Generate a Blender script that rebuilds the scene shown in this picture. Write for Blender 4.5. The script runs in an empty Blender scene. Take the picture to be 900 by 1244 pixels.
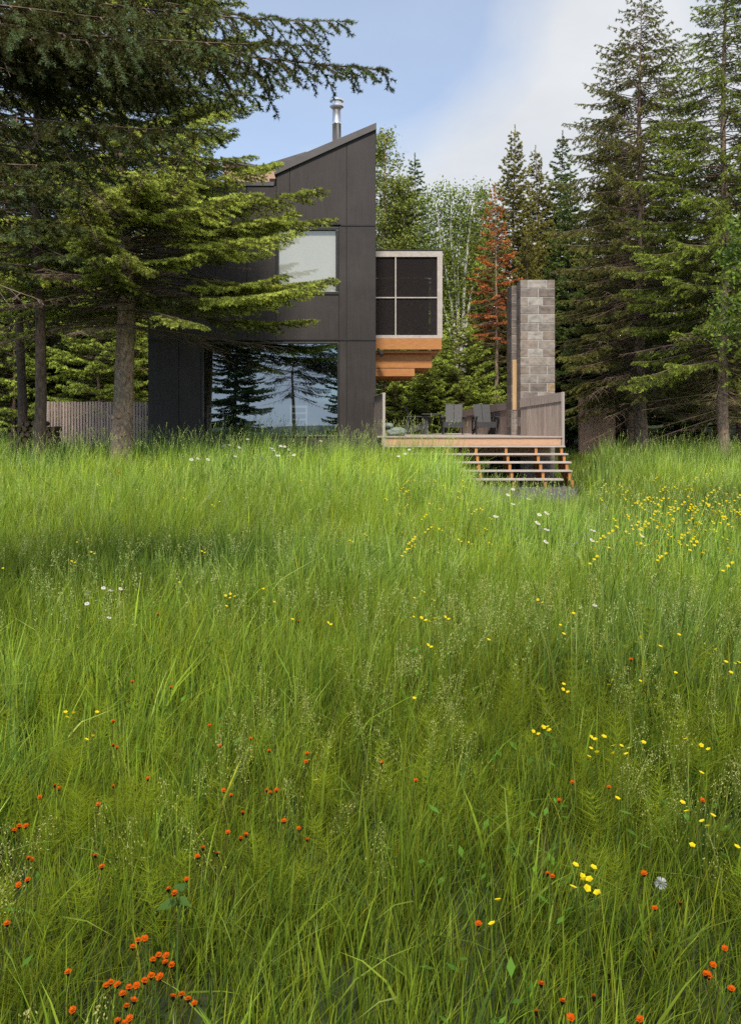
import bpy, bmesh, math, random
import numpy as np
from mathutils import Vector, Matrix, noise as mnoise

R = math.radians
sc = bpy.context.scene
COL = sc.collection
random.seed(7)

# ------------------------------------------------------------------ camera calibration
F, CX, HY, CAMZ = 1100.0, 450.0, 517.0, 1.6          # focal length, principal column and horizon row in photo pixels
def X(px, Y): return (px - CX) / F * Y
def Z(py, Y): return CAMZ + (HY - py) / F * Y

cam_d = bpy.data.cameras.new('camera'); cam = bpy.data.objects.new('camera', cam_d); COL.objects.link(cam)
cam.location = (0, 0, CAMZ); cam.rotation_euler = (R(90), 0, 0)
cam_d.sensor_fit = 'VERTICAL'; cam_d.sensor_height = 36; cam_d.lens = 36 * F / 1244
cam_d.shift_y = -(622 - HY) / 1244; cam_d.clip_start = 0.05; cam_d.clip_end = 2000
sc.camera = cam

# ------------------------------------------------------------------ terrain
def ss(a, b, t):
    t = min(1, max(0, (t - a) / (b - a))); return t * t * (3 - 2 * t)
def H(x, y):
    c = ss(1.2, 2.4, x) * ss(5.6, 4.6, x)                 # the hollow before the steps
    h = 0.24 * (ss(6, 18, y) * (1 - c) + ss(17, 19.6, y) * c)
    h += 0.40 * ss(9, 19, y) * ss(2.6, 0.9, x)
    h += 0.34 * ss(15, 24, y) * ss(4.6, 6.2, x)
    h += 0.30 * ss(25, 40, y)
    h += 0.05 * mnoise.noise((x * 0.35, y * 0.35, 3.1)) * ss(1.5, 5, y)
    h -= 0.9 * ss(-14, -40, y)
    h += 5.0 * ss(50, 80, y) + 1.6 * ss(-60, -110, y)  # rises added to keep the bright horizon out of gaps and window reflection
    return h
def GH(x, y):                                         # height of the grass
    g = 0.30 + 0.24 * ss(2.5, 5.5, y) + 0.17 * ss(6, 13, y)
    g *= 1.0 + 0.24 * mnoise.noise((x * 0.5, y * 0.5, 9.7)) + 0.22 * mnoise.noise((x * 1.5, y * 1.3, 3.7))
    k = x / max(y, 1) * 19
    g *= 1.0 - 0.62 * ss(12.0, 17.0, y) * ss(1.5, 2.6, k) * ss(5.0, 4.2, k)
    if y > 23.5: g *= 0.75
    return g

# ------------------------------------------------------------------ helpers
def node_mat(name):
    m = bpy.data.materials.new(name); m.use_nodes = True
    nt = m.node_tree; nt.nodes.clear()
    out = nt.nodes.new('ShaderNodeOutputMaterial')
    return m, nt, out
def N(nt, t, **kw):
    n = nt.nodes.new(t)
    for k, v in kw.items():
        if k in n.inputs: n.inputs[k].default_value = v
        else: setattr(n, k, v)
    return n
def L(nt, a, b): nt.links.new(a, b)
def ramp(nt, fac, stops):
    r = N(nt, 'ShaderNodeValToRGB'); e = r.color_ramp.elements
    while len(e) < len(stops): e.new(0.5)
    for i, (p, c) in enumerate(stops):
        e[i].position = p; e[i].color = (*c, 1) if len(c) == 3 else c
    L(nt, fac, r.inputs[0]); return r.outputs[0]
def coords(nt, scale=(1, 1, 1), world=True):
    g = N(nt, 'ShaderNodeNewGeometry') if world else N(nt, 'ShaderNodeTexCoord')
    mp = N(nt, 'ShaderNodeMapping'); mp.inputs['Scale'].default_value = scale
    L(nt, g.outputs['Position'] if world else g.outputs['Object'], mp.inputs[0]); return mp.outputs[0]
def noise_tex(nt, vec, scale, detail=4, rough=0.6):
    n = N(nt, 'ShaderNodeTexNoise', Scale=scale, Detail=detail, Roughness=rough); L(nt, vec, n.inputs['Vector']); return n.outputs[0]

def surf(name, c1, c2, scale=(1, 1, 1), ns=4, rough=0.7, metal=0.0, bump=0.0, bs=30, attr=None, spec=0.4, lo=.3, hi=.7, dirt=None):
    """principled surface with two-tone noise and a fine bump; attr multiplies in a colour attribute."""
    m, nt, out = node_mat(name)
    p = N(nt, 'ShaderNodeBsdfPrincipled', Roughness=rough, Metallic=metal); p.inputs['Specular IOR Level'].default_value = spec
    v = coords(nt, scale, world=False)
    c = ramp(nt, noise_tex(nt, v, ns), [(lo, c1), (hi, c2)])
    if attr:
        a = N(nt, 'ShaderNodeAttribute', attribute_name=attr)
        mx = N(nt, 'ShaderNodeMix', data_type='RGBA', blend_type='MULTIPLY'); mx.inputs[0].default_value = 1
        L(nt, c, mx.inputs[6]); L(nt, a.outputs['Color'], mx.inputs[7]); c = mx.outputs[2]
    if dirt:
        f = ramp(nt, noise_tex(nt, coords(nt, (1, 1, 1), False), dirt[1], 6, .7), [(.45, (0, 0, 0)), (.68, (1, 1, 1))])
        mx = N(nt, 'ShaderNodeMix', data_type='RGBA'); L(nt, f, mx.inputs[0]); L(nt, c, mx.inputs[6]); mx.inputs[7].default_value = (*dirt[0], 1); c = mx.outputs[2]
    L(nt, c, p.inputs['Base Color'])
    if bump:
        b = N(nt, 'ShaderNodeBump', Strength=bump, Distance=0.01); L(nt, noise_tex(nt, v, bs, 5), b.inputs['Height']); L(nt, b.outputs[0], p.inputs['Normal'])
    L(nt, p.outputs[0], out.inputs[0]); return m

def leaf_mat(name, trans=0.35, gloss=0.12, world_tint=None, bright=1.0, rough=.45, upn=0.0):
    """leaf / needle / blade: colour attribute 'col', diffuse + translucent + faint sheen; world_tint shifts hue over the ground."""
    m, nt, out = node_mat(name)
    a = N(nt, 'ShaderNodeAttribute', attribute_name='col'); c = a.outputs['Color']
    if world_tint:
        for (sc_, lo, hi, col) in world_tint:
            f = ramp(nt, noise_tex(nt, coords(nt, (1, 1, 0.15)), sc_, 3, .55), [(lo, (0, 0, 0)), (hi, (1, 1, 1))])
            tm = N(nt, 'ShaderNodeMix', data_type='RGBA', blend_type='MULTIPLY'); L(nt, f, tm.inputs[0]); L(nt, c, tm.inputs[6]); tm.inputs[7].default_value = (*col, 1); c = tm.outputs[2]
    d = N(nt, 'ShaderNodeBsdfDiffuse'); t = N(nt, 'ShaderNodeBsdfTranslucent'); g = N(nt, 'ShaderNodeBsdfGlossy', Roughness=rough)
    g.inputs[0].default_value = (.8, .85, .8, 1)
    if not isinstance(bright, tuple): bright = (bright,) * 3
    if bright != (1.0,) * 3:
        bm_ = N(nt, 'ShaderNodeMix', data_type='RGBA', blend_type='MULTIPLY'); bm_.inputs[0].default_value = 1; L(nt, c, bm_.inputs[6]); bm_.inputs[7].default_value = (*bright, 1); c = bm_.outputs[2]
    L(nt, c, d.inputs[0]); L(nt, c, t.inputs[0])
    if upn:
        gn = N(nt, 'ShaderNodeNewGeometry'); vm = N(nt, 'ShaderNodeVectorMath', operation='ADD'); vm.inputs[1].default_value = (0, -.15 * upn, upn); L(nt, gn.outputs['Normal'], vm.inputs[0])
        vn = N(nt, 'ShaderNodeVectorMath', operation='NORMALIZE'); L(nt, vm.outputs[0], vn.inputs[0]); L(nt, vn.outputs[0], d.inputs['Normal'])
    m1 = N(nt, 'ShaderNodeMixShader'); m1.inputs[0].default_value = trans; L(nt, d.outputs[0], m1.inputs[1]); L(nt, t.outputs[0], m1.inputs[2])
    lw = N(nt, 'ShaderNodeFresnel', IOR=1.3); mu = N(nt, 'ShaderNodeMath', operation='MULTIPLY'); mu.inputs[1].default_value = gloss * 2; L(nt, lw.outputs[0], mu.inputs[0])
    m2 = N(nt, 'ShaderNodeMixShader'); L(nt, mu.outputs[0], m2.inputs[0]); L(nt, m1.outputs[0], m2.inputs[1]); L(nt, g.outputs[0], m2.inputs[2])
    L(nt, m2.outputs[0], out.inputs[0]); return m

def wloc(o):
    v = Vector((0, 0, 0))
    while o is not None: v += o.location; o = o.parent
    return v
def tag(o, label=None, cat=None, group=None, kind=None):
    if label: o['label'] = label
    if cat: o['category'] = cat
    if group: o['group'] = group
    if kind: o['kind'] = kind
    return o
def empty(name, loc, label, cat, group=None):
    o = bpy.data.objects.new(name, None); COL.objects.link(o); o.location = loc; o.empty_display_size = .1
    return tag(o, label, cat, group)

class MB:
    """collects shapes; build() links them as one mesh object"""
    def __init__(s): s.v = []; s.f = []; s.c = []; s.mi = []; s.cur = (1, 1, 1); s.m = 0
    def add(s, vs, fs):
        o = len(s.v); s.v += [tuple(p) for p in vs]; s.c += [s.cur] * len(vs)
        for f in fs: s.f.append([i + o for i in f]); s.mi.append(s.m)
    def box(s, x0, x1, y0, y1, z0, z1):
        s.add([(x0, y0, z0), (x1, y0, z0), (x1, y1, z0), (x0, y1, z0), (x0, y0, z1), (x1, y0, z1), (x1, y1, z1), (x0, y1, z1)],
              [(0, 3, 2, 1), (4, 5, 6, 7), (0, 1, 5, 4), (1, 2, 6, 5), (2, 3, 7, 6), (3, 0, 4, 7)])
    def prism(s, poly, d):                             # poly: 3-D points in order, extruded along vector d
        n = len(poly); P = [Vector(p) for p in poly]; d = Vector(d)
        s.add(P + [p + d for p in P], [list(range(n))[::-1], list(range(n, 2 * n))] + [(i, (i + 1) % n, (i + 1) % n + n, i + n) for i in range(n)])
    def beam(s, a, b, w, h, up=(0, 0, 1)):             # rectangular bar from a to b
        a, b = Vector(a), Vector(b); t = (b - a).normalized(); u = t.cross(Vector(up))
        if u.length < 1e-4: u = t.cross(Vector((0, 1, 0)))
        u.normalize(); w_ = u.cross(t).normalized(); u = u * w / 2; w_ = w_ * h / 2
        s.prism([a - u - w_, a + u - w_, a + u + w_, a - u + w_], b - a)
    def tube(s, pts, rad, n=8, cap=True):
        P = [Vector(p) for p in pts]; rings = []
        for i, p in enumerate(P):
            t = (P[min(i + 1, len(P) - 1)] - P[max(i - 1, 0)]).normalized()
            a = Vector((0, 0, 1)) if abs(t.z) < .9 else Vector((1, 0, 0))
            u = t.cross(a).normalized(); w = t.cross(u)
            rings.append([p + (u * math.cos(2 * math.pi * k / n) + w * math.sin(2 * math.pi * k / n)) * rad[i] for k in range(n)])
        vs = [q for r in rings for q in r]; fs = []
        for i in range(len(P) - 1):
            for k in range(n): fs.append((i * n + k, i * n + (k + 1) % n, (i + 1) * n + (k + 1) % n, (i + 1) * n + k))
        if cap: fs += [tuple(range(n))[::-1], tuple(range((len(P) - 1) * n, len(P) * n))]
        s.add(vs, fs)
    def build(s, name, mat, parent=None, bevel=0, smooth=False, local=False):
        me = bpy.data.meshes.new(name)
        off = wloc(parent) if parent is not None and not local else Vector((0, 0, 0))
        me.from_pydata([tuple(Vector(p) - off) for p in s.v], [], s.f)
        mats = mat if isinstance(mat, (list, tuple)) else [mat]
        for m in mats: me.materials.append(m)
        me.polygons.foreach_set('material_index', s.mi)
        ca = me.color_attributes.new('col', 'FLOAT_COLOR', 'POINT')
        ca.data.foreach_set('color', np.array([(*c, 1) for c in s.c], dtype=np.float32).ravel())
        bm = bmesh.new(); bm.from_mesh(me); bmesh.ops.recalc_face_normals(bm, faces=bm.faces); bm.to_mesh(me); bm.free()
        if smooth: me.polygons.foreach_set('use_smooth', [True] * len(me.polygons))
        o = bpy.data.objects.new(name, me); COL.objects.link(o); o.parent = parent
        if bevel:
            b = o.modifiers.new('bevel', 'BEVEL'); b.width = bevel; b.segments = 2; b.limit_method = 'ANGLE'
        return o

def tri_mesh(name, V, T, C, mat, parent=None, smooth=False, link=True):
    me = bpy.data.meshes.new(name); nv, nt_ = len(V), len(T)
    me.vertices.add(nv); me.vertices.foreach_set('co', np.ascontiguousarray(V, dtype=np.float32).ravel())
    me.loops.add(nt_ * 3); me.loops.foreach_set('vertex_index', np.ascontiguousarray(T, dtype=np.int32).ravel())
    me.polygons.add(nt_); me.polygons.foreach_set('loop_start', np.arange(0, nt_ * 3, 3, dtype=np.int32))
    me.materials.append(mat)
    ca = me.color_attributes.new('col', 'FLOAT_COLOR', 'POINT')
    ca.data.foreach_set('color', np.concatenate([C, np.ones((nv, 1))], 1).astype(np.float32).ravel())
    me.update(); me.validate()
    if smooth: me.polygons.foreach_set('use_smooth', [True] * nt_)
    o = bpy.data.objects.new(name, me)
    if link: COL.objects.link(o)
    o.parent = parent; return o

# ------------------------------------------------------------------ materials
M = {}
M['panel'] = surf('dark_panel', (.031, .0250, .0240), (.052, .0425, .0410), (9, 9, .35), 3, .6, bump=.2, bs=9, attr='col', dirt=((.058, .049, .047), .55))
M['joint'] = surf('joint', (.012, .011, .011), (.02, .018, .018))
M['metal_trim'] = surf('metal_trim', (.105, .095, .097), (.14, .128, .13), rough=.45)
M['frame'] = surf('window_frame', (.03, .028, .029), (.04, .038, .038), rough=.35)
M['steel'] = surf('stainless', (.80, .80, .81), (.90, .90, .90), (1, 1, 6), 6, .3, 1.0)
M['cedar'] = surf('cedar', (.40, .160, .050), (.56, .262, .092), (1.2, 14, 14), 5, .5, bump=.1, bs=12)
M['cedar_pale'] = surf('pale_cedar', (.46, .27, .16), (.60, .38, .25), (1.2, 14, 14), 5, .6, bump=.1, bs=12)
M['pale_frame'] = surf('pale_frame', (.46, .405, .37), (.60, .54, .50), (2, 2, 9), 4, .6, dirt=((.42, .36, .32), 5))
M['weathered'] = surf('weathered_boards', (.25, .195, .17), (.44, .36, .32), (16, 16, .7), 3, .8, bump=.25, bs=10, attr='col')
M['weathered_top'] = surf('weathered_deck', (.38, .325, .295), (.54, .475, .44), (1, 12, 12), 4, .8, bump=.2, bs=10, attr='col')
M['black'] = surf('black_lumber', (.046, .046, .050), (.066, .066, .072), (3, 3, 3), 5, .55, spec=.3)
M['screen_dark'] = None
M['tan'] = surf('tan_panel', (.52, .33, .16), (.62, .41, .21), (8, 8, 1), 4, .6)
M['block'] = surf('concrete_block', (.52, .49, .46), (1.1, 1.06, 1.02), (1, 1, 1.6), 6, .9, bump=.6, bs=60, attr='col', lo=.28, hi=.62)
M['mortar'] = surf('mortar', (.36, .335, .315), (.50, .47, .45), (1, 1, 1), 20, .9, bump=.4, bs=60)
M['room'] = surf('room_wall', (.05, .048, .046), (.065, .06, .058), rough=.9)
M['room_floor'] = surf('room_floor', (.10, .07, .05), (.14, .10, .07), (1, 9, 9), 4, .5)
M['pale'] = surf('pale_paint', (.55, .56, .55), (.62, .63, .62), rough=.6)
M['backing'] = surf('pale_backing_cloth', (.55, .57, .55), (.63, .64, .62), (1, 1, .5), 1.5, rough=.9)
M['sofa'] = surf('sofa_cloth', (.34, .35, .35), (.42, .43, .43), rough=.9)
M['canvas'] = surf('grey_green_canvas', (.17, .21, .205), (.24, .28, .27), (3, 3, 3), 4, .85, bump=.2, bs=14)
M['gravel'] = surf('gravel', (.05, .045, .046), (.17, .155, .155), (1, 1, 1), 60, .95, bump=1, bs=70)
M['bark'] = surf('spruce_bark', (.12, .076, .052), (.58, .41, .305), (5, 5, 2.6), 4, .95, bump=1.0, bs=14, dirt=((.25, .195, .155), 3))
M['bark_dark'] = surf('dark_bark', (.05, .036, .029), (.16, .115, .09), (6, 6, 2.2), 4, .95, bump=1.0, bs=14)
M['twig'] = surf('dead_twigs', (.12, .082, .058), (.27, .195, .15), (3, 3, 3), 4, .95)
M['knot'] = surf('cut_knot', (.38, .19, .08), (.52, .31, .17), (9, 9, 9), 4, .9)
M['birch'] = surf('birch_bark', (.78, .76, .71), (.60, .57, .52), (1.5, 1.5, 7), 4, .8, dirt=((.05, .045, .04), 1.3))
M['log'] = surf('firewood', (.045, .03, .022), (.12, .08, .055), (5, 5, 5), 4, .95, bump=.5, bs=20)
M['log_end'] = surf('log_end', (.12, .075, .045), (.20, .13, .085), (12, 12, 12), 4, .95)
M['fence'] = surf('fence_slats', (.48, .36, .31), (.72, .57, .50), (16, 16, .7), 3, .8, bump=.25, bs=10, attr='col')
M['brown_fence'] = surf('brown_fence', (.46, .29, .20), (.60, .40, .29), (10, 10, .6), 4, .85)
M['needle'] = leaf_mat('needles', .30, .03, bright=2.1, upn=.5)
M['leaf'] = leaf_mat('leaves', .40, .10, bright=1.25, upn=.4)
M['grass'] = leaf_mat('grass_blades', .45, .02, bright=(2.10, 2.16, 1.66), upn=.6)
M['flower'] = leaf_mat('petals', .3, .04)
m, nt, out = node_mat('window_glass')
gl = N(nt, 'ShaderNodeBsdfGlossy', Roughness=0.0); gl.inputs[0].default_value = (.50, .62, .76, 1)
tr = N(nt, 'ShaderNodeBsdfTransparent'); tr.inputs[0].default_value = (.80, .85, .84, 1)
b = N(nt, 'ShaderNodeBump', Strength=.035, Distance=.05); L(nt, noise_tex(nt, coords(nt, (1, 1, 1)), .9, 1), b.inputs['Height']); L(nt, b.outputs[0], gl.inputs['Normal'])
mx = N(nt, 'ShaderNodeMixShader'); mx.inputs[0].default_value = .52; L(nt, tr.outputs[0], mx.inputs[1]); L(nt, gl.outputs[0], mx.inputs[2]); L(nt, mx.outputs[0], out.inputs[0])
M['glass'] = m
m2_ = m.copy(); m2_.name = 'upper_glass'; M['glass_up'] = m2_
for n_ in m2_.node_tree.nodes:
    if n_.type == 'BSDF_GLOSSY': n_.inputs[0].default_value = (.8, .84, .84, 1)
    if n_.type == 'BSDF_TRANSPARENT': n_.inputs[0].default_value = (.97, .98, .97, 1)
    if n_.type == 'MIX_SHADER': n_.inputs[0].default_value = .25
m, nt, out = node_mat('insect_screen')
d = N(nt, 'ShaderNodeBsdfDiffuse'); d.inputs[0].default_value = (.034, .029, .030, 1); tr = N(nt, 'ShaderNodeBsdfTransparent')
mx = N(nt, 'ShaderNodeMixShader'); mx.inputs[0].default_value = .72; L(nt, tr.outputs[0], mx.inputs[1]); L(nt, d.outputs[0], mx.inputs[2]); L(nt, mx.outputs[0], out.inputs[0])
M['screen'] = m
m, nt, out = node_mat('meadow_soil')
p = N(nt, 'ShaderNodeBsdfPrincipled', Roughness=1.0)
L(nt, ramp(nt, noise_tex(nt, coords(nt), 1.6, 8, .7), [(.3, (.014, .020, .006)), (.5, (.03, .045, .010)), (.75, (.045, .045, .018))]), p.inputs['Base Color'])
L(nt, p.outputs[0], out.inputs[0]); M['soil'] = m

# ------------------------------------------------------------------ world and sun
SUN_EL, SUN_AZ = R(53), R(183)       # light comes from behind the camera, a little to the right (azimuth measured from +Y, clockwise seen from above)
sun_dir = Vector((math.cos(SUN_EL) * math.sin(SUN_AZ), math.cos(SUN_EL) * math.cos(SUN_AZ), math.sin(SUN_EL)))   # towards the sun
w = bpy.data.worlds.new('World'); sc.world = w; w.use_nodes = True; nt = w.node_tree; nt.nodes.clear()
wo = N(nt, 'ShaderNodeOutputWorld'); bg = N(nt, 'ShaderNodeBackground', Strength=0.148)
sky = N(nt, 'ShaderNodeTexSky', sky_type='NISHITA', sun_disc=False, sun_elevation=SUN_EL, sun_rotation=SUN_AZ, air_density=1.0, dust_density=0.25, ozone_density=1.2)
tc = N(nt, 'ShaderNodeTexCoord'); sx = N(nt, 'ShaderNodeSeparateXYZ'); L(nt, tc.outputs['Generated'], sx.inputs[0])
ad = N(nt, 'ShaderNodeMath', operation='ADD'); ad.inputs[1].default_value = .22; L(nt, sx.outputs[2], ad.inputs[0])
mxz = N(nt, 'ShaderNodeMath', operation='MAXIMUM'); mxz.inputs[1].default_value = .05; L(nt, ad.outputs[0], mxz.inputs[0])
dx = N(nt, 'ShaderNodeMath', operation='DIVIDE'); L(nt, sx.outputs[0], dx.inputs[0]); L(nt, mxz.outputs[0], dx.inputs[1])
dy = N(nt, 'ShaderNodeMath', operation='DIVIDE'); L(nt, sx.outputs[1], dy.inputs[0]); L(nt, mxz.outputs[0], dy.inputs[1])
cv = N(nt, 'ShaderNodeCombineXYZ'); L(nt, dx.outputs[0], cv.inputs[0]); L(nt, dy.outputs[0], cv.inputs[1])
mp = N(nt, 'ShaderNodeMapping'); mp.inputs['Scale'].default_value = (1.0, 1.0, 1); mp.inputs['Location'].default_value = (2.6, 8.8, 0); L(nt, cv.outputs[0], mp.inputs[0])
cn = N(nt, 'ShaderNodeTexNoise', Scale=.75, Detail=8, Roughness=.5, Distortion=.5); L(nt, mp.outputs[0], cn.inputs['Vector'])
k1 = N(nt, 'ShaderNodeMath', operation='MULTIPLY_ADD'); L(nt, sx.outputs[1], k1.inputs[0]); k1.inputs[1].default_value = .03; L(nt, cn.outputs[0], k1.inputs[2])
k2_ = N(nt, 'ShaderNodeMath', operation='MULTIPLY_ADD'); L(nt, sx.outputs[2], k2_.inputs[0]); k2_.inputs[1].default_value = -.55; L(nt, k1.outputs[0], k2_.inputs[2])
k3 = N(nt, 'ShaderNodeMath', operation='MULTIPLY_ADD'); L(nt, sx.outputs[0], k3.inputs[0]); k3.inputs[1].default_value = .22; L(nt, k2_.outputs[0], k3.inputs[2])
cf = ramp(nt, k3.outputs[0], [(.27, (0.42, 0.42, 0.42)), (.40, (.97, .97, .97))])
cn2 = N(nt, 'ShaderNodeTexNoise', Scale=2.3, Detail=7, Roughness=.6); L(nt, mp.outputs[0], cn2.inputs['Vector'])
cc = ramp(nt, cn2.outputs[0], [(.3, (5.0, 5.2, 5.45)), (.7, (5.8, 5.9, 6.0))])
cm = N(nt, 'ShaderNodeMix', data_type='RGBA'); L(nt, cf, cm.inputs[0]); tint = N(nt, 'ShaderNodeMix', data_type='RGBA', blend_type='MULTIPLY'); tint.inputs[0].default_value = 1; tint.inputs[7].default_value = (.90, 1.13, 1.32, 1); L(nt, sky.outputs[0], tint.inputs[6]); L(nt, tint.outputs[2], cm.inputs[6]); L(nt, cc, cm.inputs[7])
L(nt, cm.outputs[2], bg.inputs[0]); L(nt, bg.outputs[0], wo.inputs[0])
sl = bpy.data.lights.new('sun', 'SUN'); sl.energy = 4.6; sl.angle = R(8.0); sl.color = (1, .92, .78)
so = bpy.data.objects.new('sun', sl); COL.objects.link(so); so.location = (0, 0, 30); so.rotation_euler = sun_dir.to_track_quat('Z', 'Y').to_euler()
sc.view_settings.view_transform = 'Standard'; sc.view_settings.look = 'None'; sc.view_settings.exposure = 0
sc.render.engine = 'CYCLES'
cy = sc.cycles; cy.max_bounces = 8; cy.diffuse_bounces = 3; cy.glossy_bounces = 4; cy.transmission_bounces = 4; cy.transparent_max_bounces = 12
cy.caustics_reflective = False; cy.caustics_refractive = False; cy.use_denoising = False

# ------------------------------------------------------------------ ground, path
ys = list(np.concatenate([[-900, -300, -120, -60, -40, -30, -22, -16, -10], np.arange(-6, 46, .5), [50, 60, 80, 120, 300, 900]]))
xs = list(np.concatenate([[-900, -300, -120, -60, -40, -30, -22], np.arange(-18, 18.1, .5), [22, 30, 40, 60, 120, 300, 900]]))
g = MB(); g.add([(x, y, H(x, y)) for y in ys for x in xs], [(j * len(xs) + i, j * len(xs) + i + 1, (j + 1) * len(xs) + i + 1, (j + 1) * len(xs) + i) for j in range(len(ys) - 1) for i in range(len(xs) - 1)])
tag(g.build('ground', M['soil'], smooth=True), kind='structure')
px_ = [1.9 + i * .2 for i in range(13)]; py_ = [17.6 + i * .25 for i in range(13)]
g = MB(); g.add([(x + .12 * math.sin(y * 3), y, H(x, y) + .015) for y in py_ for x in px_], [(j * 13 + i, j * 13 + i + 1, (j + 1) * 13 + i + 1, (j + 1) * 13 + i) for j in range(12) for i in range(12)])
tag(g.build('gravel_path', M['gravel'], smooth=True), kind='structure')

# ------------------------------------------------------------------ house
YF = 22.5                                             # facade plane
house = empty('house', (-2.7, YF, .7), 'dark grey panelled house with slanted roof and two big windows, behind the meadow', 'house')
xl, xr, xk = X(180, YF), X(456.5, YF), X(336, YF)
zt, zk = Z(156, YF), Z(213, YF)                      # wall top under the fascia, right and left of the slope
zlow = Z(226, YF)                                     # parapet of the lower left part
z413, z274, zb = Z(413, YF), Z(274, YF), .35
wx0, wx1, wz0, wz1 = X(245, YF), X(412, YF), Z(531, YF), Z(415.5, YF)
ux0, ux1, uz0, uz1 = X(335, YF), X(411.5, YF), Z(358, YF), Z(276, YF)
def slope(x): return zk + (zt - zk) * (x - xk) / (xr - xk)
G = .006
g = MB(); T = .03                                     # facade panels with open joints
def pan(x0, x1, z0, z1, top=None):
    k_ = random.uniform(.86, 1.1); g.cur = (k_, k_, k_)
    x0 += G; x1 -= G; z0 += G; z1 = (z1 or 0) - G
    if top: g.prism([(x0, YF, z0), (x1, YF, z0), (x1, YF, top(x1)), (x0, YF, top(x0))], (0, T, 0))
    else: g.box(x0, x1, YF, YF + T, z0, z1)
v421, v352, v218 = X(421, YF), X(352, YF), X(217.5, YF)
for a, b_ in ((xl, v218), (v218, wx0)): pan(a, b_, zb, z413)
pan(wx1, v421, zb, z413); pan(v421, xr, zb, z413); pan(wx0, wx1, zb, wz0)
for a, b_ in ((xl, v218), (v218, X(262, YF)), (X(262, YF), X(300, YF)), (X(300, YF), ux0), (ux0, ux1), (ux1, v421), (v421, xr)):
    pan(a, b_, z413, uz0 if a in (ux0,) else z274)
for a, b_ in ((xl, v218), (v218, X(262, YF)), (X(262, YF), X(300, YF)), (X(300, YF), xk)): pan(a, b_, z274, zlow)
for a, b_ in ((xk, v352), (v352, v421), (v421, xr)): pan(a, b_, z274, None, slope)
wall = g.build('wall', M['panel'], house, bevel=.003)
g = MB()                                              # sheathing behind the joints, with the window openings left free
T2 = YF + T + .002; T3 = YF + .22
g.box(xl, wx0, T2, T3, zb, z413); g.box(wx1, xr, T2, T3, zb, z413); g.box(wx0, wx1, T2, T3, zb, wz0)
g.box(xl, ux0, T2, T3, z413, z274); g.box(ux1, xr, T2, T3, z413, z274); g.box(ux0, ux1, T2, T3, z413, uz0); g.box(ux0, ux1, T2, T3, uz1, z274)
g.box(xl, xk, T2, T3, z274, zlow - .02)
g.prism([(xk, T2, z274), (xr, T2, z274), (xr, T2, zt - .01), (xk, T2, zk - .01)], (0, .19, 0))
DB = YF + 8.5
g.box(xl, xl + .2, T3, DB, zb, zlow - .02); g.box(xr - .2, xr - .004, T3, DB, zb, zt - .01); g.box(xl, xr - .004, DB, DB + .2, zb, zlow - .02)
g.prism([(xk, DB, zlow), (xr - .004, DB, zlow), (xr - .004, DB, zt - .01), (xk, DB, zk - .01)], (0, .2, 0))
g.box(xk - .2, xk, T3, DB, zlow - .05, zk - .02)
g.build('inner_wall', M['joint'], house)
# roof with its fascia
g = MB()
def rz(x, py0, py1): return Z(py0 + (py1 - py0) * (x - xk) / (xr - xk), YF)
xr2 = xr + .012
g.prism([(xk - .05, YF - .06, rz(xk - .05, 212, 158)), (xr2, YF - .06, rz(xr2, 212, 158)), (xr2, YF - .06, rz(xr2, 201, 150)), (xk - .05, YF - .06, rz(xk - .05, 201, 150))], (0, DB - YF + .3, 0))
roof = g.build('roof', M['metal_trim'], house, bevel=.004)
g = MB(); g.box(xl - .02, xk - .06, YF - .03, DB + .2, zlow + .004, zlow + .10)
g.build('roof', M['metal_trim'], house)
# butterfly roof of the rear wing: two shallow slopes meeting in a valley, timber below
g = MB(); yb = YF + 3.2
for (xa, za, xb, zb_) in ((X(268, yb), Z(190, yb), X(316, yb), Z(201.5, yb)), (X(316, yb), Z(201.5, yb), X(372, yb), Z(184, yb))):
    g.prism([(xa, yb, za - .09), (xb, yb, zb_ - .09), (xb, yb, zb_), (xa, yb, za)], (0, 4, 0))
g.build('roof', M['metal_trim'], house)
g = MB()
for (xa, za, xb, zb_) in ((X(270, yb), Z(190, yb), X(316, yb), Z(201.5, yb)), (X(316, yb), Z(201.5, yb), X(370, yb), Z(184, yb))):
    g.prism([(xa, yb + .1, za - .6), (xb, yb + .1, zb_ - .5), (xb, yb + .1, zb_ - .1), (xa, yb + .1, za - .1)], (0, 3.6, 0))
g.build('soffit', M['brown_fence'], house)
# flashings over and beside the windows
g = MB()
g.box(ux0 - .05, ux1 + .05, YF - .03, YF - .002, uz1 + .055, uz1 + .085); g.box(ux1 + .05, xr + .004, YF - .014, YF - .002, z274 - .012, z274 + .022)
g.box(xl - .004, xr + .004, YF - .016, YF - .002, z413 - .014, z413 + .018)
g.build('flashing', M['frame'], house)
def window(x0, x1, z0, z1, fw, yin, glass='glass'):
    g = MB()
    g.box(x0, x1, YF - .02, YF + .14, z1 - fw, z1); g.box(x0, x1, YF - .02, YF + .14, z0, z0 + fw)
    g.box(x0, x0 + fw, YF - .02, YF + .14, z0 + fw, z1 - fw); g.box(x1 - fw, x1, YF - .02, YF + .14, z0 + fw, z1 - fw)
    f = g.build('window', M['frame'], house, bevel=.004)
    g = MB(); g.add([(x0 + fw, YF + yin, z0 + fw), (x1 - fw, YF + yin, z0 + fw), (x1 - fw, YF + yin, z1 - fw), (x0 + fw, YF + yin, z1 - fw)], [(0, 1, 2, 3)])
    g.build('pane', M[glass], f); return f
window(wx0, wx1, wz0, wz1, .045, .02)['label'] = 'wide ground floor window with dark frame reflecting trees and sky'
f = window(ux0, ux1, uz0, uz1, .075, .045, 'glass_up'); f['label'] = 'upper floor window with pale bright glass'
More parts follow.
